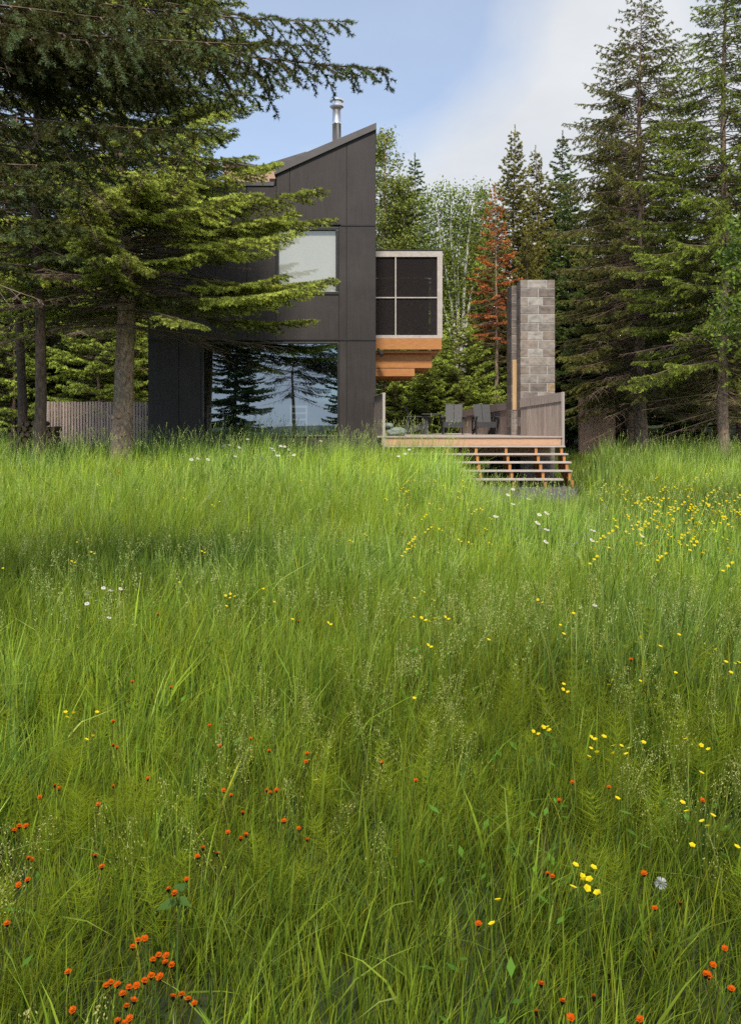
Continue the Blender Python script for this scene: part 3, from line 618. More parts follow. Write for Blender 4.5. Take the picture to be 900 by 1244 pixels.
def conifer(seed, Ht, r0, zb, prof, dz=.28, nb=4, pit=(-.05, .55), droop=.22, up=.16, s0=.3, sec=.17, k2=.30, hang=.10, d3=.12, l3=.2,
            pal=((.020, .030, .010), (.035, .062, .016), (.085, .125, .030)), newg=.25, nd=60, nl=.03, nw=.006, dead=(0, 0), dead_n=3, dead_L=2.0,
            extra=(), bark='bark', knots=0, lean=(0, 0), azlim=None, sparse=0.0, l2max=1.3, base_flare=1.25, wood_r=.02, keep=None):
    """returns a function that links the tree's parts under a parent"""
    rng = random.Random(seed); nr = np.random.default_rng(seed)
    nd *= 6.2; sec *= .60; d3 *= .8; nw *= 1.3; nl *= 1.05
    tr = MB(); zs = [-.35, 0, .25, .8] + [Ht * k / 9 for k in range(1, 10)]; zs = sorted(zs)
    def cx(z): return (lean[0] * z / Ht + .05 * math.sin(z * .9 + seed), lean[1] * z / Ht + .05 * math.cos(z * .7 + seed))
    def tr_r(z): return max(.012, r0 * (1 - max(0, z) / Ht) ** 1.05 * (base_flare if z < .1 else (1 + (base_flare - 1) * .4 if z < .4 else 1)))
    tr.tube([(cx(z)[0], cx(z)[1], z) for z in zs], [tr_r(z) for z in zs], 14)
    if knots:
        for _ in range(knots):
            z = rng.uniform(.5, zb + .6); a = rng.uniform(0, 6.28); c = cx(z); rr = tr_r(z); p = Vector((c[0] + math.cos(a) * rr * .8, c[1] + math.sin(a) * rr * .8, z)); o_ = Vector((math.cos(a), math.sin(a), .1)).normalized()
            k = rng.uniform(.014, .044); tr.m = 0; tr.tube([p - o_ * .02, p + o_ * (rr * .2 + .004), p + o_ * (rr * .2 + .022)], [k * 2.4, k * 1.7, k], 10, cap=False)
            tr.m = 1; q = p + o_ * (rr * .2 + .0215); u = o_.cross(Vector((0, 0, 1))).normalized(); v = o_.cross(u)
            tr.add([q + (u * math.cos(i * .785) + v * math.sin(i * .785)) * k for i in range(8)], [tuple(range(8))]); tr.m = 0
    S0, S1, R0, R1 = [], [], [], []                    # wood
    A0, A1, AC = [], [], []                            # needle twigs
    def stick(p, q, a, b): S0.append(p[:]); S1.append(q[:]); R0.append(a); R1.append(b)
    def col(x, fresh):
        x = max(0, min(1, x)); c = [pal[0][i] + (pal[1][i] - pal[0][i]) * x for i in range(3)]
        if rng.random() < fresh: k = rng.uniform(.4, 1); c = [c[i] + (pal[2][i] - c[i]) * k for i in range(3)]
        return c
    def branch(z, az, Ln, p, bare=False, dr=None, upk=None, start=None, dens2=1.0, s0_=None):
        c = cx(z); dr = droop if dr is None else dr; upk = up if upk is None else upk; s0b = (s0 if s0_ is None else s0_) * rng.uniform(.8, 1.25)
        h = Vector((math.cos(az), math.sin(az), 0)); base = Vector((c[0], c[1], z)); n = 8; pts = []; wig = rng.uniform(-.08, .08)
        sd = Vector((-h.y, h.x, 0))
        for i in range(n + 1):
            s = i / n; pts.append(base + h * (Ln * s) + sd * (wig * Ln * math.sin(s * 3)) + Vector((0, 0, Ln * (math.tan(p) * s - dr * s ** 1.8 + upk * s ** 3.5))))
        rb = wood_r * (Ln / 3) ** .7 + .004
        for i in range(n): stick(pts[i], pts[i + 1], rb * (1 - .85 * i / n), rb * (1 - .85 * (i + 1) / n))
        def at(s):
            f = min(n - 1e-6, s * n); i = int(f); return pts[i].lerp(pts[i + 1], f - i), (pts[i + 1] - pts[i]).normalized()
        s = max(.06, s0b * (.4 if bare else .75)); sg = 1; shade = rng.uniform(.65, 1.25)
        while s < 1:
            pos, T = at(s); sg = -sg
            l2 = min(l2max, k2 * Ln * ((1 - s) ** .7 * .85 + .13)) * rng.uniform(.7, 1.2)
            ang = R(rng.uniform(42, 68)); side = T.cross(Vector((0, 0, 1))).normalized() * sg
            d2 = (T * math.cos(ang) + side * math.sin(ang) + Vector((0, 0, -hang * rng.uniform(.3, 1.6)))).normalized()
            mid = pos + d2 * l2 * .5; end = mid + (d2 + Vector((0, 0, -hang * .8))).normalized() * l2 * .5
            stick(pos, mid, .006, .004); stick(mid, end, .004, .002)
            live = not bare and s > s0b * rng.uniform(.8, 1.2) and rng.random() > sparse
            if live:
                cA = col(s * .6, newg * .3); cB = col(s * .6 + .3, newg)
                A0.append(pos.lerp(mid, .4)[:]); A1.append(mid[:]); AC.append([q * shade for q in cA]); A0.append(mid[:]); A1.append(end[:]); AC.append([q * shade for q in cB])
            t = .15; s3 = 1
            while t < .97:
                q = (pos.lerp(mid, t * 2) if t < .5 else mid.lerp(end, t * 2 - 1)); s3 = -s3
                u3 = d2.cross(Vector((0, 0, 1))).normalized() * s3; a3 = R(rng.uniform(40, 65))
                l = l3 * ((1 - t) * .8 + .35) * rng.uniform(.6, 1.2) * min(1, l2 / .5 + .3)
                e = q + (d2 * math.cos(a3) + u3 * math.sin(a3) + Vector((0, 0, -hang * rng.uniform(0, 2.2) + .05))).normalized() * l
                if live: A0.append(q[:]); A1.append(e[:]); AC.append([c_ * shade for c_ in col(s * .5 + t * .5, newg * (.35 + .65 * t))])
                elif rng.random() < .6: stick(q, e, .003, .0015)
                t += d3 / max(l2, .2) * rng.uniform(.8, 1.25)
            s += sec / Ln * rng.uniform(.75, 1.25) / dens2
        pos, T = at(.8)
        if not bare: A0.append(pos[:]); A1.append(pts[-1][:]); AC.append(col(1, newg))
    z = zb; k = 0
    while z < Ht - .25:
        u = (z - zb) / (Ht - zb)
        for j in range(nb if u < .85 else max(2, nb - 1)):
            az = k * 2.39996 + rng.uniform(-.4, .4); k += 1
            if azlim and not azlim(az % 6.28318, z): continue
            Ln = prof(u) * rng.uniform(.72, 1.15)
            if Ln < .12: continue
            branch(z + rng.uniform(-.12, .12), az, Ln, pit[0] + (pit[1] - pit[0]) * u + rng.uniform(-.12, .12))
        z += dz * (1 - .45 * u)
    A0.append((cx(Ht)[0], cx(Ht)[1], Ht - .5)); A1.append((cx(Ht)[0], cx(Ht)[1], Ht + .12)); AC.append(col(1, newg))
    z = dead[0]
    while z < dead[1]:
        for j in range(dead_n): branch(z + rng.uniform(-.15, .15), rng.uniform(0, 6.283), dead_L * rng.uniform(.5, 1.2), rng.uniform(-.3, .05), bare=True, dr=.1, upk=.05, dens2=.6)
        z += .3
    for e in extra: branch(**e)
    Vn, Tn, Cn = needles(A0, A1, AC, nd, nl, nw, nr); Vs, Ts, Cs = sticks(S0, S1, R0, R1)
    print('conifer', seed, 'needles', len(Tn), 'sticks', len(Ts))
    def make(parent):
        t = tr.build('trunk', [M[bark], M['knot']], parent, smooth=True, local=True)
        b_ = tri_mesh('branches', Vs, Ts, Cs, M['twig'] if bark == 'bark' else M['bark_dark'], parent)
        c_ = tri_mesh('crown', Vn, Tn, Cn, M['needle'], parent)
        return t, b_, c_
    return make

def broadleaf(seed, stems, nleaf, leaf, pal, Lb=1.2, u0=.35, bark='birch', per=9, spread=.16, vert=.55, back=False):
    rng = random.Random(seed); nr = np.random.default_rng(seed); tr = MB(); S0, S1, R0, R1 = [], [], [], []; pts_ = []
    for P, rad in stems:
        P = [Vector(p) for p in P]; tr.tube(P, [rad * (1 - .8 * i / (len(P) - 1)) for i in range(len(P))], 9); n = len(P) - 1
        Ltot = sum((P[i + 1] - P[i]).length for i in range(n)); nbr = int(Ltot * per * (1 - u0) / 2)
        for k in range(nbr):
            u = u0 + (1 - u0) * (k + rng.random()) / nbr; f = min(n - 1e-5, u * n); i = int(f); p = P[i].lerp(P[i + 1], f - i); a = rng.uniform(0, 6.283) if not back or rng.random() < .2 else rng.uniform(-.1, 3.24)
            ln = Lb * (1.15 - .75 * u) * rng.uniform(.6, 1.2); d = Vector((math.cos(a), math.sin(a), vert + rng.uniform(-.2, .5))).normalized(); prev = p
            for j in range(4):
                q = prev + d * ln / 4; d = (d + Vector((rng.uniform(-.2, .2), rng.uniform(-.2, .2), -.16))).normalized()
                rr = .012 * (1 - u * .5); S0.append(prev[:]); S1.append(q[:]); R0.append(rr * (1 - j / 4.5)); R1.append(rr * (1 - (j + 1) / 4.5))
                pts_.append((prev[:], q[:], j)); 
                if j > 0 and rng.random() < .8:
                    e = q + Vector((rng.gauss(0, 1), rng.gauss(0, 1), rng.gauss(0, .7))).normalized() * ln * .25; S0.append(q[:]); S1.append(e[:]); R0.append(.004); R1.append(.002); pts_.append((q[:], e[:], 3))
                prev = q
    A = np.array([p[0] for p in pts_]); B = np.array([p[1] for p in pts_]); wgt = np.array([.25 + p[2] for p in pts_]); wgt /= wgt.sum()
    ix = nr.choice(len(A), nleaf, p=wgt); t = nr.random(nleaf)[:, None]; c = A[ix] * (1 - t) + B[ix] * t + nr.normal(size=(nleaf, 3)) * spread * np.array([1, 1, .8])
    nv = nrm(nr.normal(size=(nleaf, 3)) + np.array([0, 0, .7])); u = nrm(np.cross(nv, nr.normal(size=(nleaf, 3)))); v = np.cross(nv, u)
    s = (leaf * (.6 + .7 * nr.random(nleaf)))[:, None]
    V = np.empty((nleaf, 4, 3)); V[:, 0] = c - u * s * .6; V[:, 1] = c + v * s * .36 + nv * s * .08; V[:, 2] = c + u * s * .6; V[:, 3] = c - v * s * .36 + nv * s * .08
    T = (np.array([[0, 1, 2], [0, 2, 3]])[None] + (np.arange(nleaf) * 4)[:, None, None]).reshape(-1, 3)
    k = nr.random((nleaf, 1)); cl = np.array(pal[0]) * (1 - k) + np.array(pal[1]) * k; cl = cl * (.7 + .6 * nr.random((nleaf, 1))); Cc = np.repeat(cl, 4, axis=0)
    Vs, Ts, Cs = sticks(S0, S1, R0, R1)
    def make(parent):
        return (tr.build('trunk', M[bark], parent, smooth=True, local=True), tri_mesh('branches', Vs, Ts, Cs, M['twig'], parent), tri_mesh('crown', V.reshape(-1, 3), T, Cc, M['leaf'], parent))
    return make

def lin(*kv):
    def f(u):
        for (a, va), (b_, vb) in zip(kv, kv[1:]):
            if u <= b_: return va + (vb - va) * (u - a) / (b_ - a)
        return kv[-1][1]
    return f
def tree(name, make, px, y, label, rz_=0, s=1, group=None, x=None, sink=.05, cat='tree'):
    x = X(px, y) if x is None else x
    r = empty(name, (x, y, H(x, y) - sink), label, cat, group); make(r); r.rotation_euler = (0, 0, rz_); r.scale = (s, s, s); return r
def tree_copy(src, px, y, label, rz_=0, s=1, group=None, x=None, sz=None):
    c = copy_tree(src); x = X(px, y) if x is None else x
    c.location = (x, y, H(x, y) - .05); c.rotation_euler = (0, 0, rz_); c.scale = (s, s, sz or s); c['label'] = label
    if group: c['group'] = group
    elif 'group' in c: del c['group']
    return c

# ------------------------------------------------------------------ the trees one can tell apart
P_near = ((.040, .034, .010), (.105, .125, .022), (.32, .36, .070))
P_blue = ((.026, .028, .010), (.058, .080, .024), (.17, .22, .075))
# spruce with the knotty trunk in front of the house
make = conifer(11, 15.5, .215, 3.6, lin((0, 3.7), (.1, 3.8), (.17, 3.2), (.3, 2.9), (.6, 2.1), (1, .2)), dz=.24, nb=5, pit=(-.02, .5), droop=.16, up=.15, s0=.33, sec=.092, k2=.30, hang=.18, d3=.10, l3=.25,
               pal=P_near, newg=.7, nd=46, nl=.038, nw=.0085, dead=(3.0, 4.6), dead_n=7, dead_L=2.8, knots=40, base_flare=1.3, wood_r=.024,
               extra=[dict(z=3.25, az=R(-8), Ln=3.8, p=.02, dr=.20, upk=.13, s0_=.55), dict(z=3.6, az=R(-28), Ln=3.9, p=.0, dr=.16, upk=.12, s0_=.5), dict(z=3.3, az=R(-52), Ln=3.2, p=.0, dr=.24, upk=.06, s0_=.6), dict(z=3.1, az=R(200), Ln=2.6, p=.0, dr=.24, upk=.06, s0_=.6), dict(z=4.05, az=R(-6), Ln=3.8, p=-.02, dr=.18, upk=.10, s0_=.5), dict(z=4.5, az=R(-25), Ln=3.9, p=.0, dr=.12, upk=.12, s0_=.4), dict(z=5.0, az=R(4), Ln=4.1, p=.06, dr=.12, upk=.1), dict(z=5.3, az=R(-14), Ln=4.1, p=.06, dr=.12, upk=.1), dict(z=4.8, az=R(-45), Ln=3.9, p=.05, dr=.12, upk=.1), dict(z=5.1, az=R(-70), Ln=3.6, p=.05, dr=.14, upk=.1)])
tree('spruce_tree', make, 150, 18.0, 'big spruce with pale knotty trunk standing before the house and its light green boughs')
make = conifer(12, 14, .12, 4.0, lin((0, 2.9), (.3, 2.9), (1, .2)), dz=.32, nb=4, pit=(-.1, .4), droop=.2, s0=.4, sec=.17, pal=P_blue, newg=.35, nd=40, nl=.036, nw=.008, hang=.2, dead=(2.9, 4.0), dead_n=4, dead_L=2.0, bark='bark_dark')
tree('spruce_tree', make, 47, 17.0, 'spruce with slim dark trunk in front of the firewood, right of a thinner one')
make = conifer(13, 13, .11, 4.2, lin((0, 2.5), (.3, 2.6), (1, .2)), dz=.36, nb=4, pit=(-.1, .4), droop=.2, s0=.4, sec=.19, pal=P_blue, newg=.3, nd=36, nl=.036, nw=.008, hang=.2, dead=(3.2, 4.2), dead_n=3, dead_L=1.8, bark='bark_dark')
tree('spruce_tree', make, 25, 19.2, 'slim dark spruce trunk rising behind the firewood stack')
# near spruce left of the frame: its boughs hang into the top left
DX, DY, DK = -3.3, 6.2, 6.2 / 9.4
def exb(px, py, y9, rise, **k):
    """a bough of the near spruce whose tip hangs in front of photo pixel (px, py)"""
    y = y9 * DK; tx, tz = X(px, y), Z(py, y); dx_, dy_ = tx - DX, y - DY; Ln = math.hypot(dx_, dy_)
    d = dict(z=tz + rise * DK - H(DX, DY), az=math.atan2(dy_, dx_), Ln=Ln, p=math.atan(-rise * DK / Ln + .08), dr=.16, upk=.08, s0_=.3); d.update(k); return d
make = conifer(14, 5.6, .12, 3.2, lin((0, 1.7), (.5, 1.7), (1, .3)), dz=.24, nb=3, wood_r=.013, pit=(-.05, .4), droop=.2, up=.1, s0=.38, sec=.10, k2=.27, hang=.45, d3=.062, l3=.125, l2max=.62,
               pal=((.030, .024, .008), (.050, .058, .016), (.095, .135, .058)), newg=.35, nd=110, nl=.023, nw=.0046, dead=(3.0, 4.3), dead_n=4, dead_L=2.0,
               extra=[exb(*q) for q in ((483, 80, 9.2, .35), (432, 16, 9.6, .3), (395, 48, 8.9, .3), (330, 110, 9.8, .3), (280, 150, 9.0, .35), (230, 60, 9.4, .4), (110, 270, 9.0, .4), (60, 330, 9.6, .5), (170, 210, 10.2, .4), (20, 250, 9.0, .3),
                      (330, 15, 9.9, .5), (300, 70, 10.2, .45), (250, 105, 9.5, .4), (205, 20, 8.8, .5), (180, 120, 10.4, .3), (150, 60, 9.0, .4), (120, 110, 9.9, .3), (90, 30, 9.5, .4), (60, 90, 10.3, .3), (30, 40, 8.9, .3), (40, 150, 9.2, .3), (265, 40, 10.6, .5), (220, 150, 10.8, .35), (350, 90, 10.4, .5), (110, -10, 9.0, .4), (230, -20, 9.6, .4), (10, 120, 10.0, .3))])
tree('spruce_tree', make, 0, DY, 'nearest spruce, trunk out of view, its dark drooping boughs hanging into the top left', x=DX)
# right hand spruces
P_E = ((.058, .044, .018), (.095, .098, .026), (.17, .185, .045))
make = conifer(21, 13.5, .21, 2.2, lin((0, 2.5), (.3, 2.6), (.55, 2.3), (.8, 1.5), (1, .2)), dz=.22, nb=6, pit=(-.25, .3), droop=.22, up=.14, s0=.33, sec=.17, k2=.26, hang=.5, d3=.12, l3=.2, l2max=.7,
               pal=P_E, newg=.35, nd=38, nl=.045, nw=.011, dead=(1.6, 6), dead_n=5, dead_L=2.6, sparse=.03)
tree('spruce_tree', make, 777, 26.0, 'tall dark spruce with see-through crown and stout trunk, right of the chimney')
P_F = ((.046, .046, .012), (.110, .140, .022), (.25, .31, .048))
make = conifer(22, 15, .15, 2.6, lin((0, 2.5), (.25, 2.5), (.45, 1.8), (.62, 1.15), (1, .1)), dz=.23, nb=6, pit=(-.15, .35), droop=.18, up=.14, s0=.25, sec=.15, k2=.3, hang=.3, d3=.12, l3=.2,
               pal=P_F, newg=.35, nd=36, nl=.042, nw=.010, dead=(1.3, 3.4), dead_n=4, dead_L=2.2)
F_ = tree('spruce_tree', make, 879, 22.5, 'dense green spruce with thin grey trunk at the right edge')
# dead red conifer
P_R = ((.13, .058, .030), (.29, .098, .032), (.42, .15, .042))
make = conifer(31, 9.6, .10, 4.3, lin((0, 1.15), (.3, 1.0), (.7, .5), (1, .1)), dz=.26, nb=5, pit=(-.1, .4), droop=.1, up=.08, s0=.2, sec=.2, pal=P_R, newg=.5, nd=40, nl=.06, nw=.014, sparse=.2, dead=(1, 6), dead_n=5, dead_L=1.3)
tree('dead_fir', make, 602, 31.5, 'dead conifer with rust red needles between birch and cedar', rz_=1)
# olive cedars
P_C = ((.060, .056, .014), (.125, .118, .028), (.22, .20, .050))
cone = lin((0, 1.7), (.35, 1.6), (.7, .9), (1, .1))
mk_cedar = conifer(41, 12.5, .14, 1.0, cone, dz=.26, nb=6, pit=(.1, .75), droop=.08, up=.12, s0=.15, sec=.17, k2=.3, hang=.15, d3=.15, l3=.22, pal=P_C, newg=.4, nd=34, nl=.065, nw=.018, bark='bark')
ced = tree('cedar_tree', mk_cedar, 624, 35, 'tallest olive green cedar, behind the chimney top')
tree_copy(ced, 652, 36.5, 'olive cedar right of the tallest one, leaning tip', 1.9, .96)
tree_copy(ced, 574, 40, 'olive cedar tip showing behind the red dead conifer', .7, .88)
tree_copy(ced, 640, 33.5, 'short yellowish cedar directly behind the chimney', 3.1, .66)
# dark narrow spruce and pale ones
P_D = ((.034, .044, .014), (.062, .092, .025), (.12, .17, .042))
mk_dark = conifer(51, 12.0, .13, .8, lin((0, 2.2), (.35, 1.7), (.7, .95), (1, .1)), dz=.27, nb=6, pit=(-.1, .45), droop=.14, up=.16, s0=.12, sec=.19, k2=.32, hang=.18, d3=.14, l3=.24, pal=P_D, newg=.4, nd=32, nl=.065, nw=.018, bark='bark_dark')
dk = tree('spruce_tree', mk_dark, 505, 37, 'dark pointed spruce above the screened porch roof')
tree_copy(dk, 681, 37, 'dark green spruce left of the tall see-through one', 2.2, 1.06)
tree_copy(dk, 706, 35, 'brown green spruce low in the gap right of the chimney', 4.0, .66)
# bright balsam firs in front of the wood behind the deck
P_B = ((.060, .068, .015), (.150, .190, .032), (.30, .36, .07))
mk_fir = conifer(61, 5.2, .08, .5, lin((0, 1.9), (.4, 1.5), (.75, .8), (1, .1)), dz=.25, nb=6, pit=(.0, .5), droop=.1, up=.1, s0=.2, sec=.17, k2=.36, hang=.12, d3=.13, l3=.24, pal=P_B, newg=.5, nd=34, nl=.055, nw=.015)
fir = tree('fir_tree', mk_fir, 556, 31, 'bright green young fir behind the deck chairs')
for (px, y, s, rz_, lb) in ((522, 30.5, .72, 1.0, 'small bright fir under the porch beams'), (588, 32, .85, 2.0, 'light green fir at the left foot of the chimney'), (486, 32, .9, 3.0, 'green fir behind the left end of the deck'), (536, 33, .95, 4.1, 'taller green fir below the birch stems'),
                            (122, 27, 1.05, 2.6, 'sunlit green fir seen between the left trunks above the fence'), (192, 28.5, .95, .4, 'green fir at the left corner of the house'), (16, 27, 1.0, 5.1, 'light green fir behind the slim left trunks'), (826, 33, .9, .8, 'small green fir between the two right hand trunks')):
    tree_copy(fir, px, y, lb, rz_, s)
# birch clump and poplars
def stem(pxs, y, base_px):
    pts = []
    for i, (px, py) in enumerate(pxs): pts.append((X(px, y) - X(555, y), (i % 2) * .06, Z(py, y) - H(X(555, y), y)))
    return pts
yb2 = 34
stems = [(stem([(551, 530), (556, 440), (548, 370), (537, 300), (528, 240)], yb2, 0), .095), (stem([(556, 530), (560, 440), (553, 350), (547, 280), (549, 232)], yb2, 0), .08),
         (stem([(561, 530), (562, 420), (564, 340), (570, 280), (576, 235)], yb2, 0), .095), (stem([(558, 530), (553, 430), (542, 385), (532, 350)], yb2, 0), .075), (stem([(562, 520), (567, 390), (573, 352), (582, 330)], yb2, 0), .075), (stem([(559, 530), (558, 430), (556, 330), (560, 262)], yb2, 0), .06)]
P_L = ((.12, .165, .025), (.26, .32, .055))
mkb = broadleaf(71, stems, 16000, .085, P_L, Lb=1.45, u0=.42, per=11, spread=.22, back=True)
tree('birch_tree', mkb, 555, yb2, 'birch clump with slender white stems and light leaves behind the porch', sink=0)
pop = [([(0, 0, -.2), (.05, 0, 4), (-.05, .05, 8), (0, 0, 12.4)], .12), ([(.3, .1, -.2), (.5, 0, 4), (.7, .1, 7.5), (.8, 0, 10.3)], .09)]
mkp = broadleaf(72, pop, 22000, .095, ((.12, .15, .024), (.27, .29, .060)), Lb=1.5, u0=.25, per=13, spread=.22, bark='bark')
po = tree('poplar_tree', mkp, 468, 36.5, 'pale green poplar rising right beside the dark house wall')
tree_copy(po, 590, 42, 'pale green poplar behind the dead red conifer', 2, .92)
tree_copy(po, 484, 43, 'yellowish poplar behind the dark pointed spruce', 4, .98)
yr = 18.5
mkr = broadleaf(73, [([(0, 0, -.2), (-.05, 0, 1.5), (.05, .05, 3.2), (-.05, 0, 5.2)], .05)], 2600, .075, ((.09, .14, .018), (.18, .26, .035)), Lb=1.15, u0=.58, per=24, spread=.13, bark='bark')
tree('young_birch', mkr, 905, yr, 'young broadleaf tree whose leafy boughs poke in at the right edge')

# ------------------------------------------------------------------ the wood behind
rng = random.Random(99)
mk_wood = conifer(81, 13.5, .15, 2.2, lin((0, 2.5), (.3, 2.4), (.7, 1.4), (1, .1)), dz=.34, nb=5, pit=(-.15, .4), droop=.15, up=.12, s0=.3, sec=.22, k2=.3, hang=.2, d3=.16, l3=.24,
                  pal=((.078, .058, .024), (.110, .112, .030), (.20, .215, .050)), newg=.3, nd=28, nl=.07, nw=.02, dead=(.6, 4.5), dead_n=4, dead_L=2.3, bark='bark')
first = tree('wood_spruce', mk_wood, 748, 35, 'spruce with brown bare lower boughs behind the tall right hand trunk')
spots = []
for (x0, x1, y0, y1, n, lab, grp, smin, smax) in ((8.6, 16, 29.5, 33, 5, 'spruce in the shady wood right of the deck', 'spruces in the wood right of the deck', .62, .85), (7, 22, 34, 46, 13, 'spruce in the shady wood right of the deck', 'spruces in the wood right of the deck', .75, 1.0),
                                       (.5, 7, 37, 46, 9, 'spruce in the wood behind the porch and chimney', 'spruces in the wood behind the deck', .6, .72),
                                       (-16, -5.8, 27.5, 33, 9, 'dark spruce in the wood behind the slat fence', 'spruces in the wood behind the slat fence', .7, 1.0), (-34, 34, 48, 62, 34, 'distant spruce of the far row closing the wood', 'distant spruces closing the wood', .7, .85), (-22, -6, 34, 46, 14, 'dark spruce in the wood behind the slat fence', 'spruces in the wood behind the slat fence', .8, 1.1)):
    for i in range(n):
        for _ in range(60):
            x, y = rng.uniform(x0, x1), rng.uniform(y0, y1)
            if all(math.hypot(x - a, y - b_) > 1.5 for a, b_ in spots): break
        spots.append((x, y)); s = rng.uniform(smin, smax)
        tree_copy(first if rng.random() < .75 else dk, 0, y, lab, rng.uniform(0, 6.28), s, grp, x=x)
# slim pole trunks seen behind the slat fence
# two spruces behind the photographer, seen mirrored in the big window
for (px, yd, s, lb) in ((286, 9, 1.1, 'dense spruce behind the photographer, mirrored at the left end of the window'),  (428, 9, .95, 'spruce behind the photographer, mirrored at the right end of the window')):
    yv = 2 * YF + yd; x = X(px, yv); c = copy_tree(dk); c.location = (x, -yd, -.2 if px > 400 else .1); c.rotation_euler = (0, 0, px); c.scale = (s, s, s); c['label'] = lb
    if 'group' in c: del c['group']

# ------------------------------------------------------------------ the meadow: blades, seed heads and horsetails in one object
nr = np.random.default_rng(5)
GX, GY = np.arange(-24, 24.01, .25), np.arange(0, 38.01, .25)
def free(x, y):
    if -5.6 < x < .2 and y > YF - .10 and y < 31.3: return 0.0                     # the house
    if .1 < x < 4.75 and 21.05 < y < 29: return 0.0                                # under the deck
    if 2.1 < x < 4.45 and 19.5 < y < 21.1: return .10                              # under the steps
    if 1.95 < x < 4.3 and 17.75 < y < 20.6: return .22                             # gravel
    if y > 29: return .5
    return 1.0
grid = {k: np.array([[f(x, y) for x in GX] for y in GY]) for k, f in (('H', H), ('G', GH), ('n1', lambda x, y: mnoise.noise((x * .45, y * .45, 1.5))), ('n2', lambda x, y: mnoise.noise((x * .8, y * .8, 7.5))), ('n3', lambda x, y: mnoise.noise((x * 1.7, y * 1.7, 4.5))), ('n4', lambda x, y: mnoise.noise((x * .3 + 5, y * .22, 2.5))), ('free', free))}
def smp(k, x, y):
    gx = np.clip((x - GX[0]) / .25, 0, len(GX) - 1.001); gy = np.clip((y - GY[0]) / .25, 0, len(GY) - 1.001); i, j = gx.astype(int), gy.astype(int); a, b_ = gx - i, gy - j; q = grid[k]
    return (q[j, i] * (1 - a) + q[j, i + 1] * a) * (1 - b_) + (q[j + 1, i] * (1 - a) + q[j + 1, i + 1] * a) * b_
def sst(a, b_, t):
    t = np.clip((t - a) / (b_ - a), 0, 1); return t * t * (3 - 2 * t)
def area_points(y0, y1, dens):
    w_ = .45 * y1 + 2.6; n = int(dens * (y1 - y0) * 2 * w_); y = y0 + (y1 - y0) * nr.random(n); x = (nr.random(n) * 2 - 1) * w_
    k = (np.abs(x) < .45 * y + 2.6) & (nr.random(n) < smp('free', x, y)); return x[k], y[k]
PAL = np.array([[(.062, .102, .011), (.110, .158, .018), (.168, .220, .032)],        # 0 mid green
                [(.058, .100, .015), (.102, .154, .026), (.165, .220, .046)],        # 1 cooler green, broad
                [(.082, .108, .009), (.125, .158, .014), (.195, .215, .024)],        # 2 yellow green, fine
                [(.070, .112, .012), (.120, .172, .020), (.185, .240, .034)],        # 3 coarse arching
                [(.26, .19, .09), (.34, .26, .14), (.40, .33, .19)]])                # 4 dry straw
